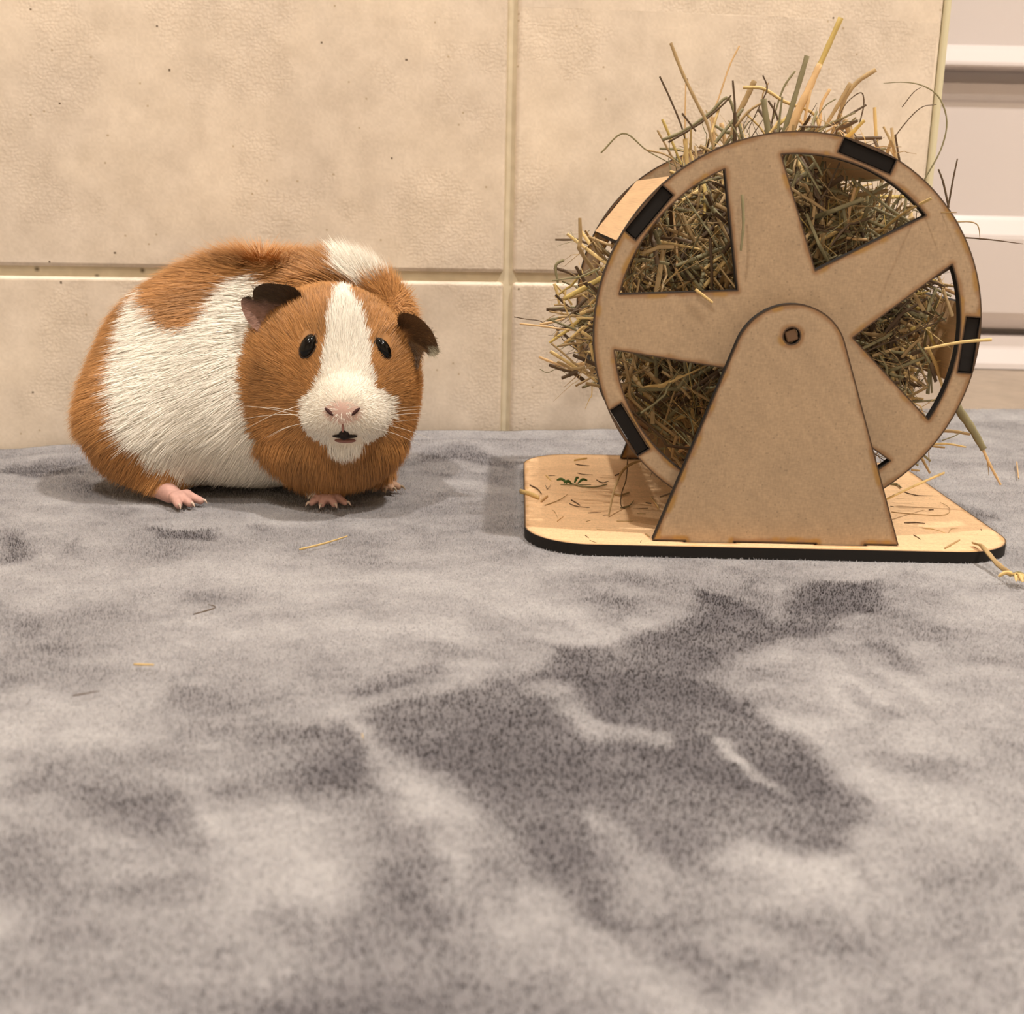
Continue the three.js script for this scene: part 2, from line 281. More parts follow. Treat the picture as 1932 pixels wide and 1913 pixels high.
// ------------------------------------------------------------------ laser-cut wooden hay wheel and its stand
const AX = 0.1020, AY = 0.0835, R = 0.0728, BOARD = 0.0042;
const DISC_F = -0.4530, DISC_B = -0.5850;                                     // front faces of the two discs
const scorchSide = std({ color: 0x0f0a07, roughness: 0.9 });
function boardTexture(loops, x0, y0, w, h, base, opt = {}) {                  // fibre board with a scorched line along every cut
  const N = opt.n ?? 900, W = N, H = Math.max(64, Math.round(N * h / w)), D = new Float32Array(W * H).fill(1), px = w / W, reach = 0.0028;
  for (const loop of loops) for (let i = 0; i < loop.length; i++) {
    const a = loop[i], b = loop[(i + 1) % loop.length], n = Math.max(1, Math.ceil(Math.hypot(b[0] - a[0], b[1] - a[1]) / 0.0003));
    for (let k = 0; k < n; k++) {
      const X = lerp(a[0], b[0], k / n), Y = lerp(a[1], b[1], k / n), cx = (X - x0) / px, cy = (Y - y0) / px, r = Math.ceil(reach / px);
      for (let y = Math.max(0, Math.floor(cy - r)); y < Math.min(H, cy + r); y++) for (let x = Math.max(0, Math.floor(cx - r)); x < Math.min(W, cx + r); x++) { const d = Math.hypot(x + 0.5 - cx, y + 0.5 - cy) * px; if (d < D[y * W + x]) D[y * W + x] = d; }
    }
  }
  const t = dataTex(W, H, (u, v, c) => {
    const X = x0 + u * w, Y = y0 + v * h, d = D[Math.min(H - 1, Math.floor(v * H)) * W + Math.min(W - 1, Math.floor(u * W))];
    const fleck = noise(X * 2600, Y * 900) + noise(X * 900 + 40, Y * 2600), broad = fbm(X * 60, Y * 60, 3), smear = opt.grain ? noise(X * 30, Y * 900) : fbm(X * 240 + Y * 200, (Y - X) * 60, 2);
    let k = 1 + 0.07 * (fleck - 1) + 0.06 * (broad - 0.5) + 0.06 * (smear - 0.5);
    const hs = hash(Math.floor(X * 1700), Math.floor(Y * 1700), 4); if (hs > 0.99) k *= 0.9;
    const patchy = fbm(X * 160 + 31, Y * 160, 2), burn = smoothstep(0.0005 + 0.0021 * patchy - d, -0.0009, 0.0009) * (opt.burn ?? 1), char = smoothstep(0.00045 - d, -0.0003, 0.0002);
    const amber = smoothstep(patchy, 0.58, 0.72);
    c[0] = base[0] * k; c[1] = base[1] * k; c[2] = base[2] * k;
    c[0] = lerp(c[0], lerp(128, 150, amber), 0.62 * burn); c[1] = lerp(c[1], lerp(88, 104, amber), 0.62 * burn); c[2] = lerp(c[2], lerp(52, 34, amber), 0.62 * burn);
    c[0] = lerp(c[0], 52, 0.8 * char); c[1] = lerp(c[1], 36, 0.8 * char); c[2] = lerp(c[2], 24, 0.8 * char);
  });
  t.wrapS = t.wrapT = THREE.ClampToEdgeWrapping;
  return t;
}
function cutBoard(name, shape, holes, base, parent, thick = BOARD, opt = {}) {   // shape in x,y (metres), front face at z = 0, solid behind it
  const pts = (s) => s.getPoints(opt.div ?? 40).map((p) => [p.x, p.y]);
  for (const h of holes) shape.holes.push(h);
  const loops = [pts(shape), ...holes.map(pts)];
  let x0 = 1, x1 = -1, y0 = 1, y1 = -1; for (const [x, y] of loops[0]) { x0 = Math.min(x0, x); x1 = Math.max(x1, x); y0 = Math.min(y0, y); y1 = Math.max(y1, y); }
  const g = new THREE.ExtrudeGeometry(shape, { depth: thick, bevelEnabled: false, curveSegments: opt.div ?? 40 });
  g.translate(0, 0, -thick);
  const p = g.attributes.position, uv = g.attributes.uv; for (let i = 0; i < p.count; i++) uv.setXY(i, (p.getX(i) - x0) / (x1 - x0), (p.getY(i) - y0) / (y1 - y0));
  const tex = opt.tex ?? boardTexture(loops, x0, y0, x1 - x0, y1 - y0, base, opt);
  const m = mesh(name, g, [std({ map: tex, roughness: 0.72, bumpMap: null }), scorchSide], parent);
  m.userData.tex = tex; return m;
}
const arcPts = (r, a0, a1, n = 28) => Array.from({ length: n + 1 }, (_, i) => { const a = lerp(a0, a1, i / n); return new THREE.Vector2(r * Math.cos(a), r * Math.sin(a)); });
const deg = Math.PI / 180;
const MDF = [174, 149, 120], PLY = [224, 187, 145];
{
  // ---- the wheel
  const wheel = thing('hay_feeder', 'round five-spoked wooden hay wheel with scorched cut edges, stuffed with hay', 'hay wheel', [AX, AY, DISC_F]);
  const discShape = () => {
    const s = new THREE.Shape(arcPts(R, 0, 2 * Math.PI - 0.001, 128)), holes = [];
    for (let k = 0; k < 5; k++) {
      const c = (69.5 + 72 * k) * deg, ri = 0.0252, ro = 0.0648, hw = 26.6 * deg;
      const h = new THREE.Path([...arcPts(ro, c - hw, c + hw), new THREE.Vector2(ri * Math.cos(c), ri * Math.sin(c))]); holes.push(h);
      const cs = Math.cos(c), sn = Math.sin(c), P = (rad, tan) => new THREE.Vector2(cs * rad - sn * tan, sn * rad + cs * tan), rm = 0.0690, t = 0.00265, L = 0.0104;
      holes.push(new THREE.Path([P(rm - t, -L), P(rm + t, -L), P(rm + t, L), P(rm - t, L)]));
    }
    return [s, holes];
  };
  const [s1, h1] = discShape(); const front = cutBoard('disc', s1, h1, MDF, wheel);
  const [s2, h2] = discShape(); const back = cutBoard('disc', s2, h2, MDF, wheel, BOARD, { tex: front.userData.tex }); back.position.z = DISC_B - DISC_F;
  const span = DISC_F - DISC_B;
  const plyTex = dataTex(256, 512, (u, v, c) => { const g = noise(u * 6, v * 160) - 0.5, b = fbm(u * 4, v * 12, 3) - 0.5, k = 1 + 0.10 * g + 0.08 * b; c[0] = PLY[0] * k; c[1] = PLY[1] * k; c[2] = PLY[2] * k; });
  for (let k = 0; k < 5; k++) {
    const c = (69.5 + 72 * k) * deg, slat = new THREE.Group(); slat.name = 'slat'; wheel.add(slat); slat.rotation.z = c;
    const len = span - BOARD, g = new THREE.BoxGeometry(0.0048, 0.0300, len - 0.0006).translate(0.0690, 0, -BOARD - len / 2);
    const sides = [std({ map: plyTex, roughness: 0.7 }), std({ map: plyTex, roughness: 0.7 }), scorchSide, scorchSide, scorchSide, scorchSide];
    mesh('slat_board', g, sides, slat).userData.label = 'pale wooden slat between the two discs';
    for (const z of [-BOARD / 2 - 0.0006, -BOARD - len - BOARD / 2 + 0.0006]) mesh('tab', new RoundedBoxGeometry(0.0049, 0.0203, BOARD - 0.0002, 2, 0.0003).translate(0.0690, 0, z), std({ color: 0x140e0a, roughness: 0.95 }), slat).userData.label = 'dark charred tab end in its slot';
  }
  const axle = mesh('axle', new RoundedBoxGeometry(0.0044, 0.0044, span + BOARD + 0.0165, 2, 0.0006).rotateZ(0.35).translate(0, 0, -(span + BOARD) / 2), std({ color: 0x6a4e36, roughness: 0.8 }), wheel); axle.userData.label = 'square brown axle peg';

  // ---- the stand
  const stand = thing('wheel_stand', 'wooden stand with a rounded base plate and two tapered supports holding the hay wheel', 'stand', [AX - 0.0010, 0, -0.521]);
  const bw = 0.0958, bd = 0.083, br = 0.026, b = new THREE.Shape();
  b.moveTo(-bw + br, -bd); b.lineTo(bw - br, -bd); b.absarc(bw - br, -bd + br, br, -Math.PI / 2, 0); b.lineTo(bw, bd - br); b.absarc(bw - br, bd - br, br, 0, Math.PI / 2); b.lineTo(-bw + br, bd); b.absarc(-bw + br, bd - br, br, Math.PI / 2, Math.PI); b.lineTo(-bw, -bd + br); b.absarc(-bw + br, -bd + br, br, Math.PI, 1.5 * Math.PI);
  const slots = [];
  for (const zz of [-0.0766, 0.0728]) for (const xx of [-0.0245, 0.0260]) slots.push(new THREE.Path([[-0.0098, 0], [0.0098, 0], [0.0098, BOARD], [-0.0098, BOARD]].map(([x, y]) => new THREE.Vector2(xx + x, zz + y - 0.0002))));
  const base = cutBoard('base_plate', b, slots, PLY, stand, 0.0044, { burn: 0.5, grain: true, div: 16 });
  base.rotation.x = -Math.PI / 2; base.position.y = 0.0036; base.userData.label = 'pale wooden base plate with dark charred edge';
  const supportShape = () => {
    const yb = 0.0036 + 0.0004, top = 0.0953, rt = 0.0212, cx = 0, cyT = top - rt, half = 0.0475, foot = 0.0098, s = new THREE.Shape();
    const cut = 0.0004, tb = -0.0006;
    const ang = Math.atan2(half - rt * 0.96, cyT - yb) ;                         // slope of the sides
    s.moveTo(-half, yb);
    for (const xx of [-0.0255, 0.0250]) { s.lineTo(xx - foot + cut, yb); s.lineTo(xx - foot + cut, tb); s.lineTo(xx + foot - cut, tb); s.lineTo(xx + foot - cut, yb); }
    s.lineTo(half, yb);
    for (const p of arcPts(rt, ang * 0.9, Math.PI - ang * 0.9, 40)) s.lineTo(cx + p.x, cyT + p.y);
    s.lineTo(-half, yb);
    const hole = new THREE.Path(arcPts(0.0030, 0, 2 * Math.PI - 0.01, 28).map((p) => new THREE.Vector2(p.x, p.y + AY)));
    return [s, [hole]];
  };
  const [sf, hf] = supportShape(); const sup = cutBoard('support', sf, hf, MDF, stand, BOARD - 0.0004); sup.position.set(0.0010, 0, -0.4445 + 0.521);
  const [sb, hb] = supportShape(); const sup2 = cutBoard('support', sb, hb, MDF, stand, BOARD - 0.0004, { tex: sup.userData.tex }); sup2.position.set(0.0010, 0, -0.5939 + 0.521);
}

// ------------------------------------------------------------------ hay
const HAYCOL = [[221, 190, 128], [178, 150, 106], [140, 132, 98], [92, 72, 50], [206, 180, 106], [228, 190, 138], [66, 98, 44]].map(([r, g, b]) => new THREE.Color().setRGB(r / 255, g / 255, b / 255, THREE.SRGBColorSpace));
const hayMat = std({ color: 0xffffff, vertexColors: true, roughness: 0.6 });
function strand(pts, width, color, { thick = 0.4, seg = 0, sides = 6, tipTaper = 0.55, groove = 0.12, s0 = 1 } = {}) {   // a flattened, slightly ribbed stalk along a curve
  const curve = pts.length > 2 ? new THREE.CatmullRomCurve3(pts, false, 'centripetal') : new THREE.LineCurve3(pts[0], pts[1]);
  const n = seg || Math.max(3, pts.length * 4), P = [], Cc = [], I = [], up = V(0, 0, 1), tan = V(), a = V(), b = V(), q = V(), roll = hash(Math.round(pts[0].x * 1e5), Math.round(pts[0].y * 1e5)) * 0.8 - 0.4;
  for (let i = 0; i <= n; i++) {
    const t = i / n; curve.getPoint(t, q); curve.getTangent(t, tan);
    a.crossVectors(tan, up); if (a.lengthSq() < 1e-6) a.set(1, 0, 0); a.normalize(); b.crossVectors(a, tan).normalize();
    const w = width * 0.5 * lerp(s0, tipTaper < 1 ? lerp(1, tipTaper, Math.max(0, t * 1.6 - 0.6)) : 1, t) * (1 + 0.08 * Math.sin(i * 2.1 + roll * 9));
    for (let k = 0; k < sides; k++) {
      const an = (k / sides) * Math.PI * 2 + roll, rib = 1 - groove * (k & 1), x = Math.cos(an) * w * rib, y = Math.sin(an) * w * thick * rib;
      P.push(q.x + a.x * x + b.x * y, q.y + a.y * x + b.y * y, q.z + a.z * x + b.z * y);
      const j = 0.86 + 0.22 * hash(k, Math.round(pts[0].x * 1e5), i >> 1); Cc.push(color.r * j, color.g * j, color.b * j);
    }
    if (i < n) for (let k = 0; k < sides; k++) { const A = i * sides + k, B = i * sides + (k + 1) % sides; I.push(A, B, A + sides, B, B + sides, A + sides); }
  }
  for (let e = 0; e < 2; e++) { const o = e * n * sides; for (let k = 1; k < sides - 1; k++) e ? I.push(o, o + k, o + k + 1) : I.push(o, o + k + 1, o + k); }
  const g = new THREE.BufferGeometry(); g.setAttribute('position', new THREE.Float32BufferAttribute(P, 3)); g.setAttribute('color', new THREE.Float32BufferAttribute(Cc, 3)); g.setIndex(I); g.computeVertexNormals(); return g;
}
const unpack = (a) => { const p = []; for (let i = 0; i < a.length; i += 3) p.push(V(a[i] / 1e4, a[i + 1] / 1e4, a[i + 2] / 1e4)); return p; };
function hayPiece(name, label, group, pts, width, col, opt) {                  // a loose stalk with its origin at its lower end
  const o = pts.reduce((a, b) => (b.y < a.y ? b : a)).clone(), m = mesh(name, strand(pts.map((p) => p.clone().sub(o)), width, HAYCOL[col], opt), hayMat);
  m.position.copy(o); return tag(m, label, 'hay', group);
}
// where: t out of the top, i in the openings, l out of the side over the tiles, r out of the side over the blanket, b on the base plate, k on the blanket
// [where, colour, width 0.1 mm, points 0.1 mm]
const HAY = [
['t',1,14.7,[558,1881,-4780,609,1774,-4780,675,1659,-4780,711,1598,-4780,744,1502,-4780,761,1458,-4780]],
['t',2,22.2,[1081,1850,-4820,1043,1686,-4820,1015,1576,-4820,997,1509,-4820]],
['t',3,8.5,[536,1773,-4900,583,1688,-4900,636,1577,-4900,660,1491,-4900]],
['t',3,8.4,[811,1759,-4850,828,1640,-4850,831,1533,-4850]],
['t',5,7.7,[862,1908,-5050,829,1836,-5050,793,1712,-5050,769,1638,-5050,785,1536,-5050]],
['t',5,7.4,[671,1773,-5150,677,1609,-5150,689,1491,-5150]],
['t',1,23.0,[922,1774,-5000,895,1710,-5000,862,1637,-5000,843,1559,-5000]],
['t',0,13.2,[864,1741,-4920,939,1739,-4920,1027,1693,-4920,1154,1642,-4920,1175,1557,-4920]],
['t',3,9.3,[575,1528,-4840,701,1606,-4840,780,1674,-4840,806,1705,-4840]],
['t',2,15.0,[556,1538,-4880,634,1571,-4880,733,1640,-4880,799,1699,-4880,836,1629,-4880,870,1549,-4880]],
['t',3,8.3,[617,1633,-4800,674,1568,-4800]],
['t',3,6.6,[934,1785,-4900,954,1739,-4900,931,1677,-4900,886,1573,-4900]],
['t',2,9.7,[1100,1823,-5100,1065,1772,-5100,1049,1730,-5100,1026,1637,-5100]],
['t',2,25.1,[914,1687,-4750,942,1562,-4750,954,1518,-4750]],
['t',3,9.3,[952,1689,-4850,984,1643,-4850,1002,1586,-4850,1006,1532,-4850]],
['t',1,12.9,[825,1589,-4800,872,1647,-4800,920,1678,-4800]],
['t',3,4.6,[880,1545,-4780,929,1625,-4780]],
['t',5,13.4,[1221,1749,-5000,1193,1689,-5000,1193,1634,-5000,1189,1565,-5000]],
['t',1,20.1,[1395,1824,-5000,1328,1778,-5000,1286,1718,-5000,1265,1636,-5000,1237,1566,-5000]],
['t',1,17.9,[1280,1765,-4920,1244,1693,-4920,1195,1603,-4920]],
['t',3,5.7,[1335,1612,-4950,1346,1698,-4950,1333,1733,-4950,1280,1696,-4950,1240,1605,-4950]],
['t',3,9.2,[1315,1677,-4800,1241,1632,-4800,1175,1596,-4800,1115,1594,-4800,1065,1593,-4800]],
['t',1,23.9,[1230,1621,-4770,1263,1552,-4770,1276,1513,-4770]],
['t',0,14.4,[1404,1684,-5000,1426,1533,-5000,1433,1455,-5000]],
['t',4,12.4,[560,1619,-4950,597,1547,-4950,645,1447,-4950]],
['t',1,8.5,[537,1575,-4900,599,1476,-4900,620,1436,-4900]],
['t',1,7.4,[488,1496,-4800,559,1481,-4800,631,1438,-4800]],
['t',5,10.9,[1174,1765,-5150,1165,1633,-5150,1167,1558,-5150]],
['t',2,5.6,[1211,1701,-4850,1172,1674,-4850,1131,1602,-4850]],
['t',2,6.4,[789,1608,-4760,830,1552,-4760,850,1517,-4760]],
['t',0,18.8,[641,1543,-4850,657,1426,-4850]],
['t',5,16.0,[802,1648,-5200,809,1524,-5200]],
['t',5,19.6,[817,1619,-5100,843,1525,-5100]],
['t',0,8.7,[903,1655,-5050,971,1596,-5050,998,1559,-5050]],
['t',1,13.9,[691,1515,-4800,748,1490,-4800]],
['t',1,6.0,[1016,1785,-5200,995,1728,-5200,1066,1577,-5200]],
['t',2,7.5,[326,1489,-5000,413,1566,-5000,512,1501,-5000,644,1437,-5000]],
['t',2,7.7,[1692,1409,-5200,1754,1549,-5200,1762,1655,-5200,1716,1748,-5200,1646,1788,-5200,1568,1799,-5200,1487,1793,-5200]],
['t',3,5.4,[1494,1525,-5100,1555,1624,-5100,1623,1696,-5100,1681,1707,-5100]],
['t',3,4.4,[1573,1702,-5200,1616,1762,-5200,1646,1783,-5200]],
['t',3,9.7,[1740,1304,-5000,1705,1407,-5000,1682,1453,-5000]],
['t',3,8.7,[1755,1304,-5050,1762,1409,-5050,1771,1497,-5050]],
['t',1,7.9,[1464,1296,-4700,1474,1306,-4625,1536,1289,-4550,1588,1289,-4475]],
['t',1,5.4,[1767,1250,-5000,1860,1243,-5000,1882,1180,-5000]],
['t',3,6.5,[1807,1189,-5000,1916,1183,-5000,2059,1168,-5000]],
['i',4,11.2,[1293,1385,-4700,1159,1060,-4700]],
['i',2,24.5,[1217,1246,-4710,1149,1090,-4710]],
['i',2,11.7,[811,1336,-4495,823,1233,-4495,820,1137,-4495]],
['i',1,15.3,[707,1344,-4710,822,1148,-4710]],
['i',0,12.3,[541,1157,-4720,623,1144,-4720,706,1130,-4720]],
['i',0,20.7,[808,1092,-4730,727,983,-4730]],
['i',1,28.8,[839,1128,-4715,812,986,-4715]],
['i',0,11.9,[1491,1336,-4475,1437,1281,-4608,1374,1189,-4740]],
['i',1,14.4,[571,1207,-4740,665,1174,-4740,769,1161,-4740]],
['i',2,22.3,[1016,1429,-4740,1079,1411,-4740,1125,1460,-4740]],
['i',1,14.4,[628,1263,-4730,674,1175,-4730,741,1095,-4730]],
['i',0,12.9,[1768,834,-4470,1667,820,-4492,1538,789,-4515]],
['i',2,13.6,[1601,768,-4700,1496,735,-4720,1398,720,-4740]],
['i',4,15.7,[1575,915,-4730,1614,843,-4730,1653,771,-4730]],
['i',0,8.4,[1482,694,-4730,1556,695,-4730,1680,719,-4730]],
['i',1,9.4,[1441,809,-4720,1459,684,-4720]],
['i',1,16.8,[1372,774,-4740,1482,829,-4740,1570,893,-4740]],
['i',0,11.9,[665,992,-4520,733,944,-4520]],
['i',1,10.6,[637,603,-4720,708,578,-4720,773,542,-4720]],
['i',1,8.5,[662,655,-4730,626,537,-4730,591,396,-4730]],
['i',1,21.2,[505,670,-4750,572,608,-4750,617,566,-4750]],
['i',2,15.0,[461,564,-4740,536,458,-4740,624,395,-4740]],
['l',2,12.4,[192,1066,-5000,162,1048,-5000,159,1026,-5000,170,973,-5000]],
['l',0,13.9,[155,969,-5000,169,930,-5000,178,886,-5000]],
['l',4,23.4,[349,1011,-4850,263,960,-4850,190,920,-4850]],
['l',3,4.4,[-8,835,-4950,44,827,-4950,98,821,-4950,124,808,-4950,175,797,-4950]],
['l',5,8.7,[16,813,-4900,116,804,-4900,188,795,-4900,242,791,-4900]],
['l',5,12.0,[99,806,-4950,153,818,-4950,203,834,-4950]],
['l',1,3.6,[109,817,-4920,158,848,-4920,202,851,-4920]],
['l',1,11.1,[176,775,-5000,157,736,-5000]],
['l',0,12.0,[272,818,-4800,207,757,-4800]],
['l',0,14.8,[261,799,-4780,306,772,-4780]],
['l',1,10.9,[178,725,-4900,219,735,-4900,273,739,-4900]],
['l',0,15.1,[141,710,-4850,234,655,-4850,300,616,-4850,337,588,-4850]],
['l',5,12.3,[97,682,-4880,177,653,-4880,236,640,-4880,302,612,-4880]],
['l',2,3.6,[102,633,-4880,131,619,-4880,178,635,-4880,226,607,-4880,262,619,-4880]],
['l',1,10.1,[248,570,-4850,315,609,-4850,336,621,-4850]],
['l',0,17.0,[320,887,-4820,254,865,-4820]],
['l',0,10.6,[320,851,-4800,239,849,-4800]],
['l',1,7.9,[154,889,-4920,186,890,-4920,223,873,-4920]],
['l',1,28.1,[259,775,-5000,280,680,-5000,331,610,-5000]],
['l',0,14.1,[298,754,-4780,323,655,-4780]],
['l',0,8.6,[190,913,-4860,198,885,-4860,237,800,-4860]],
['l',0,7.1,[263,940,-4840,288,923,-4840]],
['l',2,9.3,[289,955,-4880,311,942,-4880,325,970,-4880]],
['l',1,4.3,[150,862,-4900,179,866,-4900,224,817,-4900]],
['l',0,7.9,[199,950,-4920,196,901,-4920]],
['r',2,39.1,[1847,519,-5000,1873,484,-5000,1935,408,-5000,2000,314,-5000]],
['r',5,13.5,[1996,314,-5000,2035,246,-5000,2091,160,-5000]],
['r',1,5.4,[2014,301,-5020,2035,237,-5020,2042,196,-5020]],
['r',1,16.1,[1799,390,-5000,1862,389,-5000,1935,377,-5000]],
['r',0,9.7,[1761,342,-4950,1823,344,-4950,1904,332,-4950]],
['r',1,13.7,[1764,270,-5100,1786,233,-5100,1819,182,-5100]],
['r',1,5.4,[1785,286,-5050,1794,225,-5050]],
['r',1,11.2,[1769,175,-5200,1807,171,-5200]],
['r',2,6.2,[1807,353,-4970,1853,372,-4970,1895,395,-4970]],
['r',1,10.7,[1780,323,-5000,1834,318,-5000]],
['r',0,12.3,[1844,208,-5000,1666,180,-4850,1510,158,-4700]],
['b',0,21.3,[36,36,-5185,78,36,-5123,116,36,-5063]],
['b',5,15.3,[125,36,-5017,155,36,-5114]],
['b',3,7.1,[80,36,-5323,111,36,-5241,129,36,-5152]],
['b',1,5.3,[140,36,-4958,203,36,-5040,246,36,-5154]],
['b',0,8.2,[157,36,-5526,179,36,-5419]],
['b',3,7.6,[257,36,-5060,291,36,-4971]],
['b',3,4.5,[247,36,-4997,278,36,-4940,330,36,-4922]],
['b',3,4.4,[318,36,-4848,374,36,-4859]],
['b',1,6.5,[429,36,-4723,494,36,-4729]],
['b',3,4.1,[288,36,-4503,300,36,-4466]],
['b',3,2.7,[302,36,-4436,327,36,-4402]],
['b',3,4.1,[496,36,-4420,503,36,-4451]],
['b',1,8.3,[528,36,-4534,538,36,-4497]],
['b',3,5.2,[310,36,-5791,343,36,-5754,377,36,-5747]],
['b',0,11.5,[307,36,-5872,374,36,-5931]],
['b',3,4.2,[310,36,-5596,341,36,-5552,382,36,-5547]],
['b',5,5.8,[185,36,-4704,213,36,-4782]],
['b',1,2.9,[172,36,-4886,182,36,-4829,187,36,-4759]],
['b',2,8.1,[244,36,-5416,312,36,-5309,375,36,-5298,435,36,-5355]],
['b',3,5.7,[393,36,-5457,417,36,-5388,449,36,-5426]],
['b',1,10.2,[447,36,-5188,479,36,-5150,522,36,-5203]],
['b',3,3.3,[169,36,-5527,202,36,-5530]],
['b',3,4.0,[152,36,-5329,158,36,-5245,177,36,-5340]],
['b',1,3.6,[303,36,-4713,322,36,-4729]],
['b',3,3.3,[378,36,-4817,408,36,-4826]],
['b',1,5.2,[525,36,-4857,561,36,-4853]],
['b',2,7.5,[462,36,-4940,497,36,-4958,528,36,-5052]],
['b',0,9.9,[614,36,-5138,619,36,-5013,623,36,-4931]],
['b',3,6.9,[580,36,-5041,602,36,-5027]],
['b',3,6.7,[487,36,-5557,521,36,-5616]],
['b',1,2.8,[339,36,-4596,377,36,-4593]],
['b',3,4.8,[1796,36,-5346,1830,36,-5269,1900,36,-5266]],
['b',1,4.1,[1626,36,-4972,1719,36,-4927,1819,36,-4918,1875,36,-4975,1902,36,-5067,1894,36,-5150]],
['b',3,6.1,[1624,36,-4792,1666,36,-4787,1706,36,-4777]],
['b',1,9.8,[1665,36,-4420,1766,36,-4544]],
['b',3,5.0,[1604,36,-4607,1614,36,-4547]],
['b',1,3.8,[1759,36,-4650,1787,36,-4699,1822,36,-4718]],
['b',3,7.3,[1801,36,-5018,1824,36,-5024]],
['b',0,3.4,[1675,36,-4723,1714,36,-4686,1743,36,-4633]],
['b',2,11.8,[1772,36,-5490,1801,36,-5471,1801,36,-5408]],
['b',3,3.7,[1651,36,-5073,1667,36,-5065]],
['b',3,4.4,[1957,36,-4869,1968,36,-4875]],
['b',3,5.1,[1914,36,-4717,1912,36,-4701]],
['k',5,17.8,[2652,10,-6178,2519,10,-5824]],
['k',0,9.2,[-796,10,-4319,-720,10,-4403,-645,10,-4527]],
['k',3,5.1,[-998,10,-3570,-945,10,-3638,-977,10,-3667]],
['k',0,8.2,[-1059,10,-3159,-1002,10,-3158]],
['k',3,4.2,[-1153,10,-2942,-1091,10,-2970]],
['k',0,6.5,[-359,10,-2731,-354,10,-2705]]
];
const TONE = ['pale', 'tan', 'grey-green', 'dark brown', 'yellow', 'peach-coloured', 'green'];
const SPOT = { t: ['sticking up out of the wheel top', 'hay stalks sticking out of the wheel top'], i: ['', 'hay stalks in the wheel openings'], l: ['poking out of the wheel towards the guinea pig', 'hay stalks poking out of the wheel side'], r: ['hanging out under the wheel', 'hay stalks hanging under the wheel'], b: ['', 'hay crumbs on the base plate'], k: ['loose on the grey blanket', 'hay bits on the blanket'] };
const spotOf = (where, p) => where === 'i' ? 'in the ' + (p.y > AY ? 'upper' : 'lower') + ' wheel opening on the ' + (p.x < AX ? 'guinea pig' : 'cabinet') + ' side' : where === 'b' ? 'on the base plate, ' + (p.x < AX ? 'guinea pig' : 'cabinet') + ' side' : SPOT[where][0];
for (const [where, col, w, a] of HAY) {
  const pts = unpack(a); let width = w / 1e4;
  if (where === 'b') width *= 1.25;
  if (where === 'b') pts.forEach((p, i) => { p.y = 0.0036 + width * 0.22 + (i && pts.length > 2 ? 0.0004 : 0); });
  if (where === 'k') pts.forEach((p) => { p.y = blanketY(p.x, p.z) + 0.0020; });
  const crumb = where === 'b' || where === 'k';
  let len = 0, bent = 0; for (let i = 1; i < pts.length; i++) { len += pts[i].distanceTo(pts[i - 1]); if (i > 1) bent += pts[i].clone().sub(pts[i - 1]).angleTo(pts[i - 1].clone().sub(pts[i - 2])); }
  const size = crumb ? (len < 0.006 ? 'tiny ' : len < 0.014 ? 'short ' : 'long ') : len < 0.018 ? 'short ' : len < 0.032 ? '' : len < 0.05 ? 'long ' : 'very long ', form = bent > 2 ? 'curled ' : bent > 0.7 ? 'bent ' : bent > 0.25 ? 'curved ' : 'straight ', girth = width > 0.0019 ? 'broad ' : width > 0.0011 || col === 3 ? '' : 'thin ';
  const look = size + form + girth + TONE[col] + (crumb ? ' hay crumb ' : ' hay stalk ');
  hayPiece(crumb ? 'hay_fragment' : 'hay_stalk', look + spotOf(where, pts[0]), SPOT[where][1], pts, width, col, { thick: crumb ? 0.42 : 0.45, tipTaper: width < 0.0008 ? 0.4 : 0.75 });
}
{ // the tall straw with its torn sheath
  const o = V(0.1105, 0.150, -0.49);
  const s = thing('straw_stalk', 'tallest thick yellow straw with a torn peach sheath above the wheel', 'hay', o.toArray());
  mesh('stem', strand([V(-0.0060, 0.000, -0.0006), V(0.0001, 0.0216, -0.0006), V(0.0047, 0.0331, -0.0004), V(0.0111, 0.0498, 0)], 0.0021, HAYCOL[4], { thick: 0.9, tipTaper: 1, sides: 8 }), hayMat, s);
  mesh('sheath', strand([V(-0.0068, -0.002, 0.0012), V(-0.0040, 0.0125, 0.0012), V(0.0006, 0.0236, 0.0010), V(0.0043, 0.0331, 0.0004)], 0.0034, HAYCOL[5], { thick: 0.5, tipTaper: 0.7 }), hayMat, s);
  mesh('sheath_blade', strand([V(0.0018, 0.0260, 0.001), V(0.0008, 0.0180, 0.0015), V(-0.0004, 0.005, 0.001)], 0.0012, HAYCOL[5], {}), hayMat, s);
}
{ // stalk with a dried flower head hanging off the corner of the base
  const s = thing('dry_flower_stalk', 'dry brown stalk with a pale flower head hanging off the base corner', 'hay', [0.1795, 0.0005, -0.4125]);
  mesh('stem', strand([V(-0.0005, 0.0044, -0.0340), V(0.0000, 0.0052, -0.0270), V(0.0004, 0.0030, -0.0120), V(0.001, 0.0025, 0.0000)], 0.0022, HAYCOL[1], { tipTaper: 1 }), hayMat, s);
  const petals = [];
  for (let k = 0; k < 9; k++) { const a = rr(0.2, 2.9), l = rr(0.004, 0.0075); petals.push(strand([V(0.001, 0.0025, 0), V(0.001 + Math.cos(a) * l * 0.5, 0.0042 - k * 0.0001, Math.sin(a) * l * 0.6), V(0.001 + Math.cos(a) * l, 0.0022, Math.sin(a) * l)], rr(0.0012, 0.0020), HAYCOL[k % 3 ? 0 : 2], { seg: 5 })); }
  mesh('flower_head', mergeGeometries(petals), hayMat, s);
}
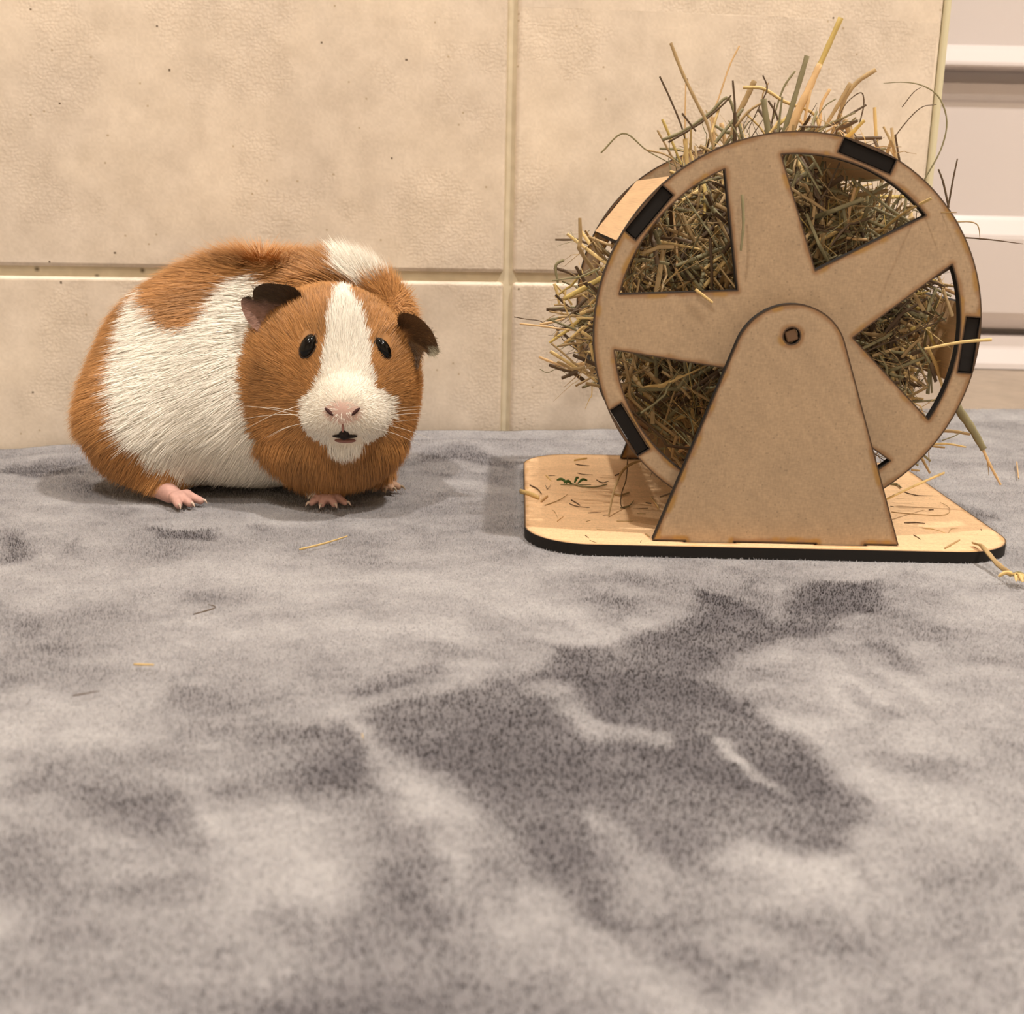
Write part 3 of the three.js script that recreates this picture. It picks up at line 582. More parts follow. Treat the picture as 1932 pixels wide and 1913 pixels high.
{ // arching leaf, thin stem and green sprig on the base
  hayPiece('hay_stalk', 'broad tan leaf arching from the wheel down to the base plate', 'arching leaf', [V(0.0400, 0.0040, -0.4790), V(0.0430, 0.0150, -0.4870), V(0.0480, 0.0215, -0.4950), V(0.0570, 0.0235, -0.5000), V(0.0690, 0.0200, -0.5010)], 0.0021, 1, { tipTaper: 0.5, thick: 0.25, s0: 0.4 });
  hayPiece('hay_stalk', 'thin dark brown bent stem standing on the base plate beside the arching leaf', 'bent stem', [V(0.0490, 0.0250, -0.5010), V(0.0485, 0.0150, -0.4990), V(0.0465, 0.0090, -0.4960), V(0.0470, 0.0040, -0.4940), V(0.0580, 0.0040, -0.4940)], 0.0006, 3, {});
  const s = thing('green_sprig', 'small fresh green leaf sprig lying on the base plate', 'leaf', [0.028, 0.0036, -0.535]);
  mesh('sprig_stem', strand([V(-0.006, 0.0007, 0.002), V(0, 0.0009, 0.003), V(0.008, 0.0008, 0.0015)], 0.0007, HAYCOL[2]), hayMat, s);
  for (const [x, z, a, l] of [[-0.003, 0.001, 2.6, 0.0055], [0.0005, -0.001, 1.2, 0.0060], [0.002, 0, 0.5, 0.005], [-0.001, 0.002, 3.6, 0.004]]) mesh('leaf', strand([V(x, 0.0009, z), V(x + Math.cos(a) * l * 0.5, 0.0026, z - Math.sin(a) * l * 0.5), V(x + Math.cos(a) * l, 0.0018, z - Math.sin(a) * l)], 0.0026, HAYCOL[6], { thick: 0.15, s0: 0.3, tipTaper: 0.25, seg: 6 }), hayMat, s);
}
{ // the packed hay itself: nobody could count it
  const geos = [], inner = 0.0655;
  const okIn = (p) => { const r = Math.hypot(p.x - AX, p.y - AY); return r < inner && p.z < DISC_F - BOARD - 0.0015 && p.z > DISC_B + 0.002 && !(r < 0.0045); };
  const fits = (pts, test) => pts.every(test);
  const bend = (c, dir, len, k) => { const side = V(rr(-1, 1), rr(-1, 1), rr(-1, 1)).cross(dir).normalize().multiplyScalar(len * k), mid = c.clone().add(side); return [c.clone().addScaledVector(dir, -len / 2), c.clone().addScaledVector(dir, -len * 0.17).lerp(mid, 0.9), c.clone().addScaledVector(dir, len * 0.2).lerp(mid, 0.6), c.clone().addScaledVector(dir, len / 2)]; };
  const pick = () => { const r = rnd(); return HAYCOL[r < 0.11 ? 0 : r < 0.36 ? 1 : r < 0.66 ? 2 : r < 0.93 ? 3 : r < 0.97 ? 4 : 5]; };
  let made = 0, tries = 0;
  while (made < 5200 && tries++ < 160000) {
    const a = rr(0, 2 * Math.PI), r = inner * Math.sqrt(rnd()), z = DISC_F - BOARD - 0.0015 - rnd() * 0.12;
    const c = V(AX + Math.cos(a) * r, AY + Math.sin(a) * r, z), dir = V(rr(-1, 1), rr(-1, 1), rr(-0.5, 0.5)).normalize(), len = rr(0.012, 0.06), pts = bend(c, dir, len, rr(-0.22, 0.22));
    if (!fits(pts, okIn)) continue;
    const thin = rnd() < 0.55, w = thin ? rr(0.00025, 0.0006) : rr(0.0007, 0.0022);
    geos.push(strand(pts, w, pick(), { seg: 6, sides: thin ? 3 : 5, thick: 0.35, tipTaper: thin ? 0.4 : 0.8 })); made++;
  }
  // tufts that push out between the slats: [angle from, to, radius from, to, z from, to, number, longest]
  const inSlat = (p) => { for (let k = 0; k < 5; k++) { const c = (69.5 + 72 * k) * deg, dx = p.x - AX, dy = p.y - AY, rad = dx * Math.cos(c) + dy * Math.sin(c), tan = -dx * Math.sin(c) + dy * Math.cos(c); if (Math.abs(rad - 0.069) < 0.0034 && Math.abs(tan) < 0.0155) return true; } return false; };
  for (const [a0, a1, r0, r1, z0, z1, n, L] of [[84, 122, 0.060, 0.079, -0.462, -0.53, 130, 0.026], [58, 84, 0.0735, 0.0790, -0.462, -0.50, 50, 0.018], [156, 196, 0.060, 0.084, -0.466, -0.53, 200, 0.024], [196, 204, 0.062, 0.078, -0.466, -0.5, 20, 0.02], [300, 338, 0.062, 0.079, -0.465, -0.54, 70, 0.03], [228, 262, 0.060, 0.0735, -0.465, -0.53, 50, 0.025], [12, 50, 0.060, 0.072, -0.465, -0.5, 40, 0.016], [-40, 30, 0.030, 0.064, -0.463, -0.56, 420, 0.03], [40, 95, 0.030, 0.064, -0.463, -0.57, 300, 0.03], [18, 64, 0.044, 0.0645, -0.463, -0.575, 420, 0.024], [-35, 22, 0.048, 0.0645, -0.463, -0.575, 360, 0.024], [-34, -11, 0.042, 0.0635, -0.462, -0.478, 170, 0.015], [8, 21, 0.045, 0.0635, -0.462, -0.478, 70, 0.013], [12, 55, 0.058, 0.074, -0.49, -0.578, 380, 0.02], [-58, -17, 0.058, 0.073, -0.49, -0.578, 220, 0.02]]) {
    for (let i = 0, g = 0; i < n && g < n * 12; g++) {
      const a = rr(a0, a1) * deg, r = lerp(r0, r1, Math.pow(rnd(), 1.7)), c = V(AX + Math.cos(a) * r, AY + Math.sin(a) * r, rr(z0, z1)), out = a + rr(-1.1, 1.1);
      const dir = V(Math.cos(out), Math.sin(out), rr(-0.45, 0.45)).normalize(), pts = bend(c, dir, rr(0.3, 1) * L, rr(-0.2, 0.2));
      if (!fits(pts, (p) => p.z < DISC_F - BOARD - 0.0012 && p.z > DISC_B + 0.002 && p.y > 0.0052 && !inSlat(p))) continue;
      const thin = rnd() < 0.5, w = thin ? rr(0.0003, 0.0006) : rr(0.0008, 0.0018);
      geos.push(strand(pts, w, pick(), { seg: 6, sides: thin ? 3 : 5, thick: 0.35, tipTaper: thin ? 0.4 : 0.8 })); i++;
    }
  }
  const o = V(AX, AY - inner, (DISC_F + DISC_B) / 2), g = mergeGeometries(geos); g.translate(-o.x, -o.y, -o.z);
  const m = mesh('hay_bundle', g, hayMat); m.position.copy(o); tag(m, 'dense tangle of dry hay packed inside the wooden wheel', 'hay'); m.userData.kind = 'stuff';
}

// ------------------------------------------------------------------ guinea pig
{
  const PIG = V(-0.112, 0, -0.535);
  // distance field: rounded parts joined softly
  const ell = (p, c, r) => { const x = (p.x - c[0]) / r[0], y = (p.y - c[1]) / r[1], z = (p.z - c[2]) / r[2], k0 = Math.hypot(x, y, z), k1 = Math.hypot(x / r[0], y / r[1], z / r[2]); return k1 < 1e-9 ? -r[0] : (k0 * (k0 - 1)) / k1; };
  const cap = (p, a, ra, b, rb) => { const bx = b[0] - a[0], by = b[1] - a[1], bz = b[2] - a[2], px = p.x - a[0], py = p.y - a[1], pz = p.z - a[2], t = clamp((px * bx + py * by + pz * bz) / (bx * bx + by * by + bz * bz), 0, 1); return Math.hypot(px - bx * t, py - by * t, pz - bz * t) - lerp(ra, rb, t); };
  const smin = (a, b, k) => { const h = Math.max(k - Math.abs(a - b), 0) / k; return Math.min(a, b) - h * h * k * 0.25; };
  const bodyD = (p) => {
    let d = cap(p, [-0.147, 0.0465, -0.556], 0.0445, [-0.098, 0.0465, -0.552], 0.0430);
    d = smin(d, ell(p, [-0.122, 0.0635, -0.562], [0.040, 0.0350, 0.040]), 0.02);
    d = smin(d, ell(p, [-0.160, 0.031, -0.531], [0.0325, 0.0300, 0.0315]), 0.014);
    d = smin(d, ell(p, [-0.115, 0.038, -0.528], [0.036, 0.033, 0.028]), 0.02);
    d = smin(d, ell(p, [-0.078, 0.070, -0.556], [0.030, 0.0285, 0.028]), 0.02);
    d = smin(d, cap(p, [-0.090, 0.024, -0.520], 0.0165, [-0.0815, 0.008, -0.508], 0.0075), 0.012);
    d = smin(d, cap(p, [-0.068, 0.024, -0.535], 0.0160, [-0.0620, 0.008, -0.533], 0.0075), 0.012);
    d = smin(d, cap(p, [-0.160, 0.018, -0.522], 0.0150, [-0.153, 0.007, -0.511], 0.0065), 0.012);
    return d;
  };
  const headD = (p) => {
    let d = ell(p, [-0.0800, 0.0580, -0.521], [0.0320, 0.0335, 0.033]);
    d = smin(d, cap(p, [-0.0745, 0.056, -0.511], 0.0235, [-0.0695, 0.0475, -0.4865], 0.0125), 0.014);
    d = smin(d, ell(p, [-0.0925, 0.0480, -0.5115], [0.0190, 0.0235, 0.020]), 0.014);
    d = smin(d, ell(p, [-0.0610, 0.0470, -0.5130], [0.0165, 0.0230, 0.020]), 0.014);
    d = smin(d, ell(p, [-0.0775, 0.0300, -0.5080], [0.0260, 0.0215, 0.020]), 0.016);
    d = smin(d, ell(p, [-0.0765, 0.0420, -0.4845], [0.0082, 0.0072, 0.0085]), 0.006);      // whisker pads
    d = smin(d, ell(p, [-0.0620, 0.0420, -0.4855], [0.0080, 0.0072, 0.0085]), 0.006);
    d = smin(d, ell(p, [-0.0688, 0.0470, -0.4805], [0.0080, 0.0046, 0.0046]), 0.008);      // nose
    d = smin(d, ell(p, [-0.0690, 0.0315, -0.4885], [0.0068, 0.0052, 0.0072]), 0.006);      // lower lip
    return d;
  };
  const sdf = (p) => smin(headD(p), bodyD(p), 0.007);
  const q0 = V(), grad = (f, p, out, e = 0.0006) => { const g = (dx, dy, dz) => f(q0.set(p.x + dx, p.y + dy, p.z + dz)); return out.set(g(e, 0, 0) - g(-e, 0, 0), g(0, e, 0) - g(0, -e, 0), g(0, 0, e) - g(0, 0, -e)).normalize(); };
  function surfaceNets(f, lo, hi, cell) {
    const nx = Math.ceil((hi[0] - lo[0]) / cell) + 1, ny = Math.ceil((hi[1] - lo[1]) / cell) + 1, nz = Math.ceil((hi[2] - lo[2]) / cell) + 1, F = new Float32Array(nx * ny * nz), p = V();
    const id = (i, j, k) => (k * ny + j) * nx + i;
    for (let k = 0; k < nz; k++) for (let j = 0; j < ny; j++) for (let i = 0; i < nx; i++) F[id(i, j, k)] = f(p.set(lo[0] + i * cell, lo[1] + j * cell, lo[2] + k * cell));
    const vid = new Int32Array(nx * ny * nz).fill(-1), P = [], I = [];
    const C = [[0, 0, 0], [1, 0, 0], [0, 1, 0], [1, 1, 0], [0, 0, 1], [1, 0, 1], [0, 1, 1], [1, 1, 1]], E = [[0, 1], [2, 3], [4, 5], [6, 7], [0, 2], [1, 3], [4, 6], [5, 7], [0, 4], [1, 5], [2, 6], [3, 7]];
    for (let k = 0; k < nz - 1; k++) for (let j = 0; j < ny - 1; j++) for (let i = 0; i < nx - 1; i++) {
      const v = C.map(([a, b, c]) => F[id(i + a, j + b, k + c)]); let x = 0, y = 0, z = 0, n = 0;
      for (const [a, b] of E) if ((v[a] < 0) !== (v[b] < 0)) { const t = v[a] / (v[a] - v[b]); x += lerp(C[a][0], C[b][0], t); y += lerp(C[a][1], C[b][1], t); z += lerp(C[a][2], C[b][2], t); n++; }
      if (n) { vid[id(i, j, k)] = P.length / 3; P.push(lo[0] + (i + x / n) * cell, lo[1] + (j + y / n) * cell, lo[2] + (k + z / n) * cell); }
    }
    const quad = (a, b, c, d, flip) => flip ? I.push(a, c, b, a, d, c) : I.push(a, b, c, a, c, d);
    for (let k = 1; k < nz - 1; k++) for (let j = 1; j < ny - 1; j++) for (let i = 1; i < nx - 1; i++) {
      const s = F[id(i, j, k)] < 0;
      if (s !== F[id(i + 1, j, k)] < 0) quad(vid[id(i, j - 1, k - 1)], vid[id(i, j, k - 1)], vid[id(i, j, k)], vid[id(i, j - 1, k)], !s);
      if (s !== F[id(i, j + 1, k)] < 0) quad(vid[id(i - 1, j, k - 1)], vid[id(i - 1, j, k)], vid[id(i, j, k)], vid[id(i, j, k - 1)], !s);
      if (s !== F[id(i, j, k + 1)] < 0) quad(vid[id(i - 1, j - 1, k)], vid[id(i, j - 1, k)], vid[id(i, j, k)], vid[id(i - 1, j, k)], !s);
    }
    const N = [], n = V(); for (let i = 0; i < P.length; i += 3) { grad(f, p.set(P[i], P[i + 1], P[i + 2]), n); N.push(n.x, n.y, n.z); }
    const g = new THREE.BufferGeometry(); g.setAttribute('position', new THREE.Float32BufferAttribute(P, 3)); g.setAttribute('normal', new THREE.Float32BufferAttribute(N, 3)); g.setIndex(I); return g;
  }
  // coat pattern -------------------------------------------------------------
  const BLAZE = [[0.1000, -0.0752, 0.0003], [0.0934, -0.0742, 0.0012], [0.0874, -0.0728, 0.0032], [0.0814, -0.0708, 0.0056], [0.0716, -0.0690, 0.0080], [0.0616, -0.0687, 0.0095], [0.0538, -0.0691, 0.0122], [0.0489, -0.0687, 0.0178], [0.0412, -0.0688, 0.0179], [0.0351, -0.0691, 0.0147], [0.0315, -0.0696, 0.0075], [0.0292, -0.0700, 0.0050], [0.0272, -0.0705, 0.0004]];
  const RUMP = [[-0.1610, 0.0900], [-0.1630, 0.0807], [-0.1640, 0.0679], [-0.1640, 0.0506], [-0.1610, 0.0352], [-0.1540, 0.0220], [-0.1440, 0.0140], [-0.1380, 0.0060], [-0.1350, -0.01], [-0.26, -0.01], [-0.26, 0.13], [-0.1610, 0.13]];
  const SADDLE = [[-0.1620, 0.0900], [-0.1560, 0.0835], [-0.1475, 0.0765], [-0.1370, 0.0728], [-0.1285, 0.0752], [-0.1240, 0.0810], [-0.1215, 0.0870], [-0.1170, 0.0915], [-0.1110, 0.0950], [-0.1030, 0.0920], [-0.0940, 0.0870], [-0.0800, 0.0830], [-0.0400, 0.0830], [-0.0400, 0.13], [-0.1620, 0.13]];
  const nose = V(-0.0688, 0.0468, -0.4755);
  const headness = (p) => smoothstep(bodyD(p) - headD(p), -0.002, 0.002);
  function coat(p) {                                                          // 1 white .. 0 ginger
    const h = headness(p), j = 0.0016 * (noise(p.x * 700, p.y * 700, p.z * 700) - 0.5);
    let w;
    if (h > 0.5) {
      w = 0;
      if (p.z > -0.522) for (let i = 0; i < BLAZE.length - 1; i++) if (p.y <= BLAZE[i][0] && p.y > BLAZE[i + 1][0]) { const t = (BLAZE[i][0] - p.y) / (BLAZE[i][0] - BLAZE[i + 1][0]); if (Math.abs(p.x - lerp(BLAZE[i][1], BLAZE[i + 1][1], t)) < lerp(BLAZE[i][2], BLAZE[i + 1][2], t) + j) w = 1; }
      
    } else {
      w = 1;
      const x = p.x + 2 * j, y = p.y + 2 * j;
      if (polyDist(RUMP, x, y) > 0 || polyDist(SADDLE, x, y) > 0) w = 0;
      if (p.x > -0.068) w = 0;                                 // far shoulder
      if (p.z > -0.535 && p.y < 0.030 && p.y > 0.012 && p.x > -0.094 && p.x < -0.056) w = 0;   // under the throat
      if (p.z < -0.585 && p.y < 0.07) w = 0;
      if (p.y > 0.084 && ((p.x + 0.0690) / 0.0115) ** 2 + ((p.z + 0.556) / 0.022) ** 2 < 1) w = 1;   // pale tuft on the nape
    }
    return w;
  }
  const skinTone = (p, out) => {
    const w = coat(p), dn = p.distanceTo(nose);
    if (w) out.setRGB(0.74, 0.66, 0.55); else out.setRGB(0.36, 0.17, 0.055);
    if (p.z > -0.495) out.lerp(new THREE.Color(0.66, 0.44, 0.37), 1 - smoothstep(Math.hypot((p.x - nose.x) / 1.6, p.y - nose.y + 0.0008), 0.0036, 0.0062));
    if (p.y < 0.009) out.lerp(new THREE.Color(0.62, 0.36, 0.30), 0.8);
  };
  const geos = [], col = new THREE.Color(), P = V();
  const paintGeo = (g, f) => { const a = g.attributes.position, c = new Float32Array(a.count * 3); for (let i = 0; i < a.count; i++) { f(P.fromBufferAttribute(a, i), col); col.toArray(c, i * 3); } g.setAttribute('color', new THREE.BufferAttribute(c, 3)); return g; };
  const bodyGeo = paintGeo(surfaceNets(sdf, [-0.205, -0.002, -0.612], [-0.036, 0.110, -0.462], 0.0017), skinTone);
  geos.push(bodyGeo);
  // feet with toes: [heel, toe ends, sole radius, toe radius]
  const pink = new THREE.Color(0.54, 0.31, 0.26), dusky = new THREE.Color(0.50, 0.32, 0.22), clawGeos = [];
  const feet = [
    [[-0.1560, 0.0048, -0.5110], [-0.1475, 0.0040, -0.5015], [[-0.1412, -0.4905], [-0.1372, -0.4935], [-0.1340, -0.4985]], 0.0046, 0.0021, pink],
    [[-0.0830, 0.0060, -0.5100], [-0.0805, 0.0040, -0.5045], [[-0.0862, -0.4985], [-0.0815, -0.4962], [-0.0762, -0.4970], [-0.0722, -0.5005]], 0.0042, 0.0018, pink],
    [[-0.0625, 0.0060, -0.5370], [-0.0605, 0.0040, -0.5330], [[-0.0622, -0.5262], [-0.0580, -0.5258], [-0.0545, -0.5275], [-0.0520, -0.5310]], 0.0042, 0.0018, dusky],
  ];
  for (const [heel, ball, toes, rs, rt, tone] of feet) {
    const base = ball[1] - 0.0026;
    const f = (p) => { let d = cap(p, heel, rs * 1.1, ball, rs * 0.9); for (const [x, z] of toes) { const kx = lerp(ball[0], x, 0.55), kz = lerp(ball[2], z, 0.55); d = smin(d, cap(p, [lerp(ball[0], kx, 0.4), base + 0.0018, lerp(ball[2], kz, 0.4)], rt * 1.1, [kx, base + 0.0026, kz], rt * 1.05), 0.0016); d = smin(d, cap(p, [kx, base + 0.0026, kz], rt * 1.05, [x, base + 0.0006, z], rt * 0.8), 0.0012); } return d; };
    const all = [heel, ball, ...toes.map(([x, z]) => [x, 0, z])], lo = [Math.min(...all.map((a) => a[0])) - 0.008, -0.003, Math.min(...all.map((a) => a[2])) - 0.008], hi = [Math.max(...all.map((a) => a[0])) + 0.008, 0.014, Math.max(...all.map((a) => a[2])) + 0.008];
    geos.push(paintGeo(surfaceNets(f, lo, hi, 0.0006), (p, c) => { c.copy(tone); const k = 0.85 + 0.3 * noise(p.x * 900, p.y * 900, p.z * 900); c.multiplyScalar(k); }));
    for (const [x, z] of toes) { const dx = x - ball[0], dz = z - ball[2], l = Math.hypot(dx, dz) * 1.3, ux = dx / l, uz = dz / l; clawGeos.push(strand([V(x + ux * 0.001, base + 0.0009, z + uz * 0.001), V(x + ux * 0.0026, base + 0.0010, z + uz * 0.0026), V(x + ux * 0.0042, base - 0.0004, z + uz * 0.0042)], 0.0014, tone === pink ? new THREE.Color(0.62, 0.47, 0.38) : new THREE.Color(0.40, 0.30, 0.20), { thick: 0.9, tipTaper: 0.15, seg: 5 })); }
  }
  const root = thing('guinea_pig', 'ginger and white guinea pig crouching on the blanket, facing out beside the hay wheel', 'guinea pig', PIG.toArray());
  const local = (g) => g.translate(-PIG.x, -PIG.y, -PIG.z);
  const skin = new THREE.MeshStandardMaterial({ color: 0xffffff, vertexColors: true, roughness: 0.7 });
  mesh('body', local(mergeGeometries(geos.map((g) => { for (const k of Object.keys(g.attributes)) if (!['position', 'normal', 'color'].includes(k)) g.deleteAttribute(k); return g; }))), skin, root);
  for (const g of clawGeos) mesh('claw', local(g), hayMat, root);

  // ears: thin cupped flaps spread from a root point
  const earHair = [];
  function ear(rootPt, rim, paintFn, label) {
    const closed = rim.map(([x, y, z]) => V(lerp(rootPt.x, x, 1.12), lerp(rootPt.y, y, 1.12), z + 0.0035)), curve = new THREE.CatmullRomCurve3(closed, true, 'centripetal', 0.5), NA = 64, NR = 14, Pp = [], I = [], Cc = [], c = new THREE.Color();
    for (let side = 0; side < 2; side++) for (let r = 0; r <= NR; r++) for (let a = 0; a < NA; a++) {
      const e = curve.getPoint(a / NA), t = r / NR, p = V().lerpVectors(rootPt, e, t); p.z += 0.0035 * (t * t - t) * 1.6 + (side ? -0.0011 : 0.0003) * Math.sqrt(Math.max(0, 1 - t ** 6));
      Pp.push(p.x, p.y, p.z); paintFn(p, t, c); Cc.push(c.r, c.g, c.b);
      if (r < NR) { const o = side * (NR + 1) * NA, A = o + r * NA + a, B = o + r * NA + (a + 1) % NA, A2 = A + NA, B2 = B + NA; side ? I.push(A, A2, B, B, A2, B2) : I.push(A, B, A2, B, B2, A2); }
    }
    const g = new THREE.BufferGeometry(); g.setAttribute('position', new THREE.Float32BufferAttribute(Pp, 3)); g.setAttribute('color', new THREE.Float32BufferAttribute(Cc, 3)); g.setIndex(I); g.computeVertexNormals();
    for (let i = 0; i < 1500; i++) { const a = rnd(), t = 0.1 + 0.86 * Math.sqrt(rnd()), e = curve.getPoint(a), p = V().lerpVectors(rootPt, e, t), d = e.clone().sub(rootPt).normalize(); p.z += 0.0035 * (t * t - t) * 1.6 + 0.0004; paintFn(p, t, c); earHair.push([p, d.add(V(rr(-0.4, 0.4), rr(-0.4, 0.4), rr(0.1, 0.4))).normalize(), c.clone().multiplyScalar(rr(0.7, 1.5)), rr(0.0012, 0.0032)]); }
    const m = mesh('ear', local(g), skin, root); m.userData.label = label; return m;
  }
  const dark = new THREE.Color(0.055, 0.034, 0.018), brown = new THREE.Color(0.13, 0.066, 0.026), rosy = new THREE.Color(0.42, 0.25, 0.20), ginger = new THREE.Color(0.42, 0.20, 0.07);
  ear(V(-0.0915, 0.0822, -0.5095), [[-0.0895, 0.0875, -0.510], [-0.0925, 0.0918, -0.507], [-0.0975, 0.0930, -0.505], [-0.1040, 0.0928, -0.504], [-0.1070, 0.0903, -0.5045], [-0.1072, 0.0868, -0.506], [-0.1100, 0.0879, -0.511], [-0.1131, 0.0865, -0.513], [-0.1134, 0.0834, -0.514], [-0.1107, 0.0782, -0.512], [-0.1058, 0.0748, -0.509], [-0.0969, 0.0738, -0.506], [-0.0905, 0.0762, -0.507]],
    (p, t, c) => { const u = smoothstep(p.y + 0.12 * (p.x + 0.1) + 0.002 * (noise(p.x * 500, p.y * 500) - 0.5), 0.0825, 0.0868); c.copy(rosy).lerp(dark, u); if (u < 0.5) c.lerp(brown, 0.75 * smoothstep(noise(p.x * 600, p.y * 260), 0.35, 0.75) * (p.x > -0.104 ? 1 : 0.3)); c.lerp(ginger, 0.7 * (1 - smoothstep(t, 0.1, 0.35))); }, 'notched dark and pink ear');
  ear(V(-0.0490, 0.0735, -0.5110), [[-0.0494, 0.0800, -0.512], [-0.0474, 0.0820, -0.509], [-0.0421, 0.0811, -0.507], [-0.0369, 0.0763, -0.507], [-0.0346, 0.0710, -0.508], [-0.0341, 0.0675, -0.509], [-0.0362, 0.0662, -0.509], [-0.0391, 0.0684, -0.508], [-0.0409, 0.0655, -0.509], [-0.0425, 0.0608, -0.511], [-0.0480, 0.0620, -0.511]],
    (p, t, c) => { c.copy(brown).lerp(dark, 0.6 * noise(p.x * 300, p.y * 300)); if (p.x > -0.0372 && p.y < 0.0695) c.setRGB(0.38, 0.34, 0.25); c.lerp(ginger, 0.6 * (1 - smoothstep(t, 0.1, 0.35))); }, 'dark brown folded ear with a pale tip');

  // find the skin surface straight in front of a point
  const onSkin = (x, y) => { const p = V(x, y, -0.46); for (let i = 0; i < 80; i++) { const d = sdf(p); if (d < 1e-5) break; p.z -= d * 0.9; if (p.z < -0.62) break; } return p; };
  const glossy = new THREE.MeshPhysicalMaterial({ color: 0x070504, roughness: 0.14, specularIntensity: 0.55 });
  const rimMat = std({ color: 0x2e2118, roughness: 0.7 });
  for (const [x, y, w, h, tilt, yaw] of [[-0.0843, 0.0703, 0.0025, 0.0051, -0.30, -0.75], [-0.0552, 0.0690, 0.0022, 0.0049, 0.30, 0.75]]) {
    const p = onSkin(x, y), n = V(); grad(sdf, p, n);
    const e = new THREE.Group(); e.name = 'eye'; e.position.copy(p).addScaledVector(n, 0.0006).sub(PIG); e.lookAt(e.position.clone().add(n)); e.rotateZ(tilt); root.add(e);
    mesh('eyeball', new THREE.SphereGeometry(1, 32, 24).scale(w * 1.25, h, 0.0030), glossy, e);
    mesh('eyelid', new THREE.TorusGeometry(1, 0.10, 8, 40).scale(w * 1.28, h * 1.02, 0.004), rimMat, e);
  }
  const nostrilMat = std({ color: 0x3a1614, roughness: 0.8 }), lip = std({ color: 0x8c5f55, roughness: 0.6 }), gape = std({ color: 0x170b09, roughness: 0.9 });
  for (const [x, y, tilt] of [[-0.0740, 0.0464, -0.75], [-0.0634, 0.0466, 0.75]]) { const p = onSkin(x, y), m = mesh('nostril', new THREE.SphereGeometry(1, 20, 14).scale(0.0023, 0.0007, 0.0010).rotateZ(tilt), nostrilMat, root); m.position.copy(p).sub(PIG); m.position.z += 0.0001; }
  { const p = onSkin(-0.0688, 0.0405); const m = mesh('philtrum', new THREE.CapsuleGeometry(0.00045, 0.0044, 6, 10), lip, root); m.position.copy(p).sub(PIG); }
  { const p = onSkin(-0.0686, 0.0356); const m = mesh('mouth', new THREE.SphereGeometry(1, 24, 16).scale(0.0052, 0.0009, 0.0022), gape, root); m.position.copy(p).sub(PIG); const m2 = mesh('mouth_gap', new THREE.SphereGeometry(1, 18, 12).scale(0.0021, 0.0024, 0.0026), gape, root); m2.position.copy(onSkin(-0.0688, 0.0365)).sub(PIG); const m3 = mesh('lower_lip', new THREE.SphereGeometry(1, 24, 16).scale(0.0044, 0.0010, 0.0016), lip, root); m3.position.copy(onSkin(-0.0686, 0.0335)).sub(PIG);  }

  // whiskers
  const wg = [];
  for (const s of [-1, 1]) for (let k = 0; k < 6; k++) {
    const x = -0.0690 + s * rr(0.009, 0.014), y = 0.0435 + rr(-0.006, 0.006), p = onSkin(x, y), l = rr(0.018, 0.032), a = rr(-0.45, 0.45);
    const d = V(s * Math.cos(a), Math.sin(a) * 0.8, rr(-0.25, 0.25)).normalize();
    wg.push(strand([p.clone().addScaledVector(d, -0.001), p.clone().addScaledVector(d, l * 0.5).add(V(0, 0.001, 0.0035)), p.clone().addScaledVector(d, l).add(V(0, -0.0015, 0))], 0.00019, new THREE.Color(0.80, 0.74, 0.64), { thick: 1, sides: 3, tipTaper: 0.3, seg: 8 }));
  }
  for (const g of wg) mesh('whisker', local(g), hayMat, root);

  // fur: single hairs rooted on the skin
  const N = 300000, SEG = 3, VN = SEG * 2 + 1, FP = new Float32Array(N * VN * 3), FN = new Float32Array(N * VN * 3), FC = new Float32Array(N * VN * 3), FI = new Uint32Array(N * (SEG * 2 - 1) * 3);
  let n = 0;
  function hair(q, X, D, Z, w, len, arch, color) {                            // a flat tapering hair: root, side, way, rise
    const o = n * VN;
    for (let i = 0; i <= SEG; i++) {
      const t = i / SEG, h = w * 0.5 * (1 - 0.55 * t * t), z = len * arch * 0.30 * (t - t * t * 1.35), cx = q.x + D.x * t * len + Z.x * z, cy = q.y + D.y * t * len + Z.y * z, cz = q.z + D.z * t * len + Z.z * z;
      for (let k = 0; k < (i < SEG ? 2 : 1); k++) { const v = (o + i * 2 + k) * 3, s = i < SEG ? (k ? h : -h) : 0; FP[v] = cx + X.x * s; FP[v + 1] = cy + X.y * s; FP[v + 2] = cz + X.z * s; FN[v] = Z.x; FN[v + 1] = Z.y; FN[v + 2] = Z.z; FC[v] = color.r; FC[v + 1] = color.g; FC[v + 2] = color.b; }
    }
    let f = n * (SEG * 2 - 1) * 3; const T = (a, b, c) => { FI[f++] = o + a; FI[f++] = o + b; FI[f++] = o + c; };
    for (let i = 0; i < SEG - 1; i++) { T(i * 2, i * 2 + 1, i * 2 + 2); T(i * 2 + 1, i * 2 + 3, i * 2 + 2); } T(SEG * 2 - 2, SEG * 2 - 1, SEG * 2);
    n++;
  }
  const pos = bodyGeo.attributes.position, idx = bodyGeo.index.array, areas = new Float32Array(idx.length / 3), A = V(), B = V(), Cv = V(); let total = 0;   // (bodyGeo was merged from a copy: still in world place)
  for (let t = 0; t < areas.length; t++) { A.fromBufferAttribute(pos, idx[t * 3]); B.fromBufferAttribute(pos, idx[t * 3 + 1]); Cv.fromBufferAttribute(pos, idx[t * 3 + 2]); total += B.clone().sub(A).cross(Cv.clone().sub(A)).length() / 2; areas[t] = total; }
  const nrm = V(), dir = V(), X = V(), Z = V(), p = V(), back = V(-0.76, -0.52, -0.40), crest = V(-0.118, 0.100, -0.556), tuft = V(-0.074, 0.098, -0.552);
  let guard = 0; const cc = new THREE.Color();
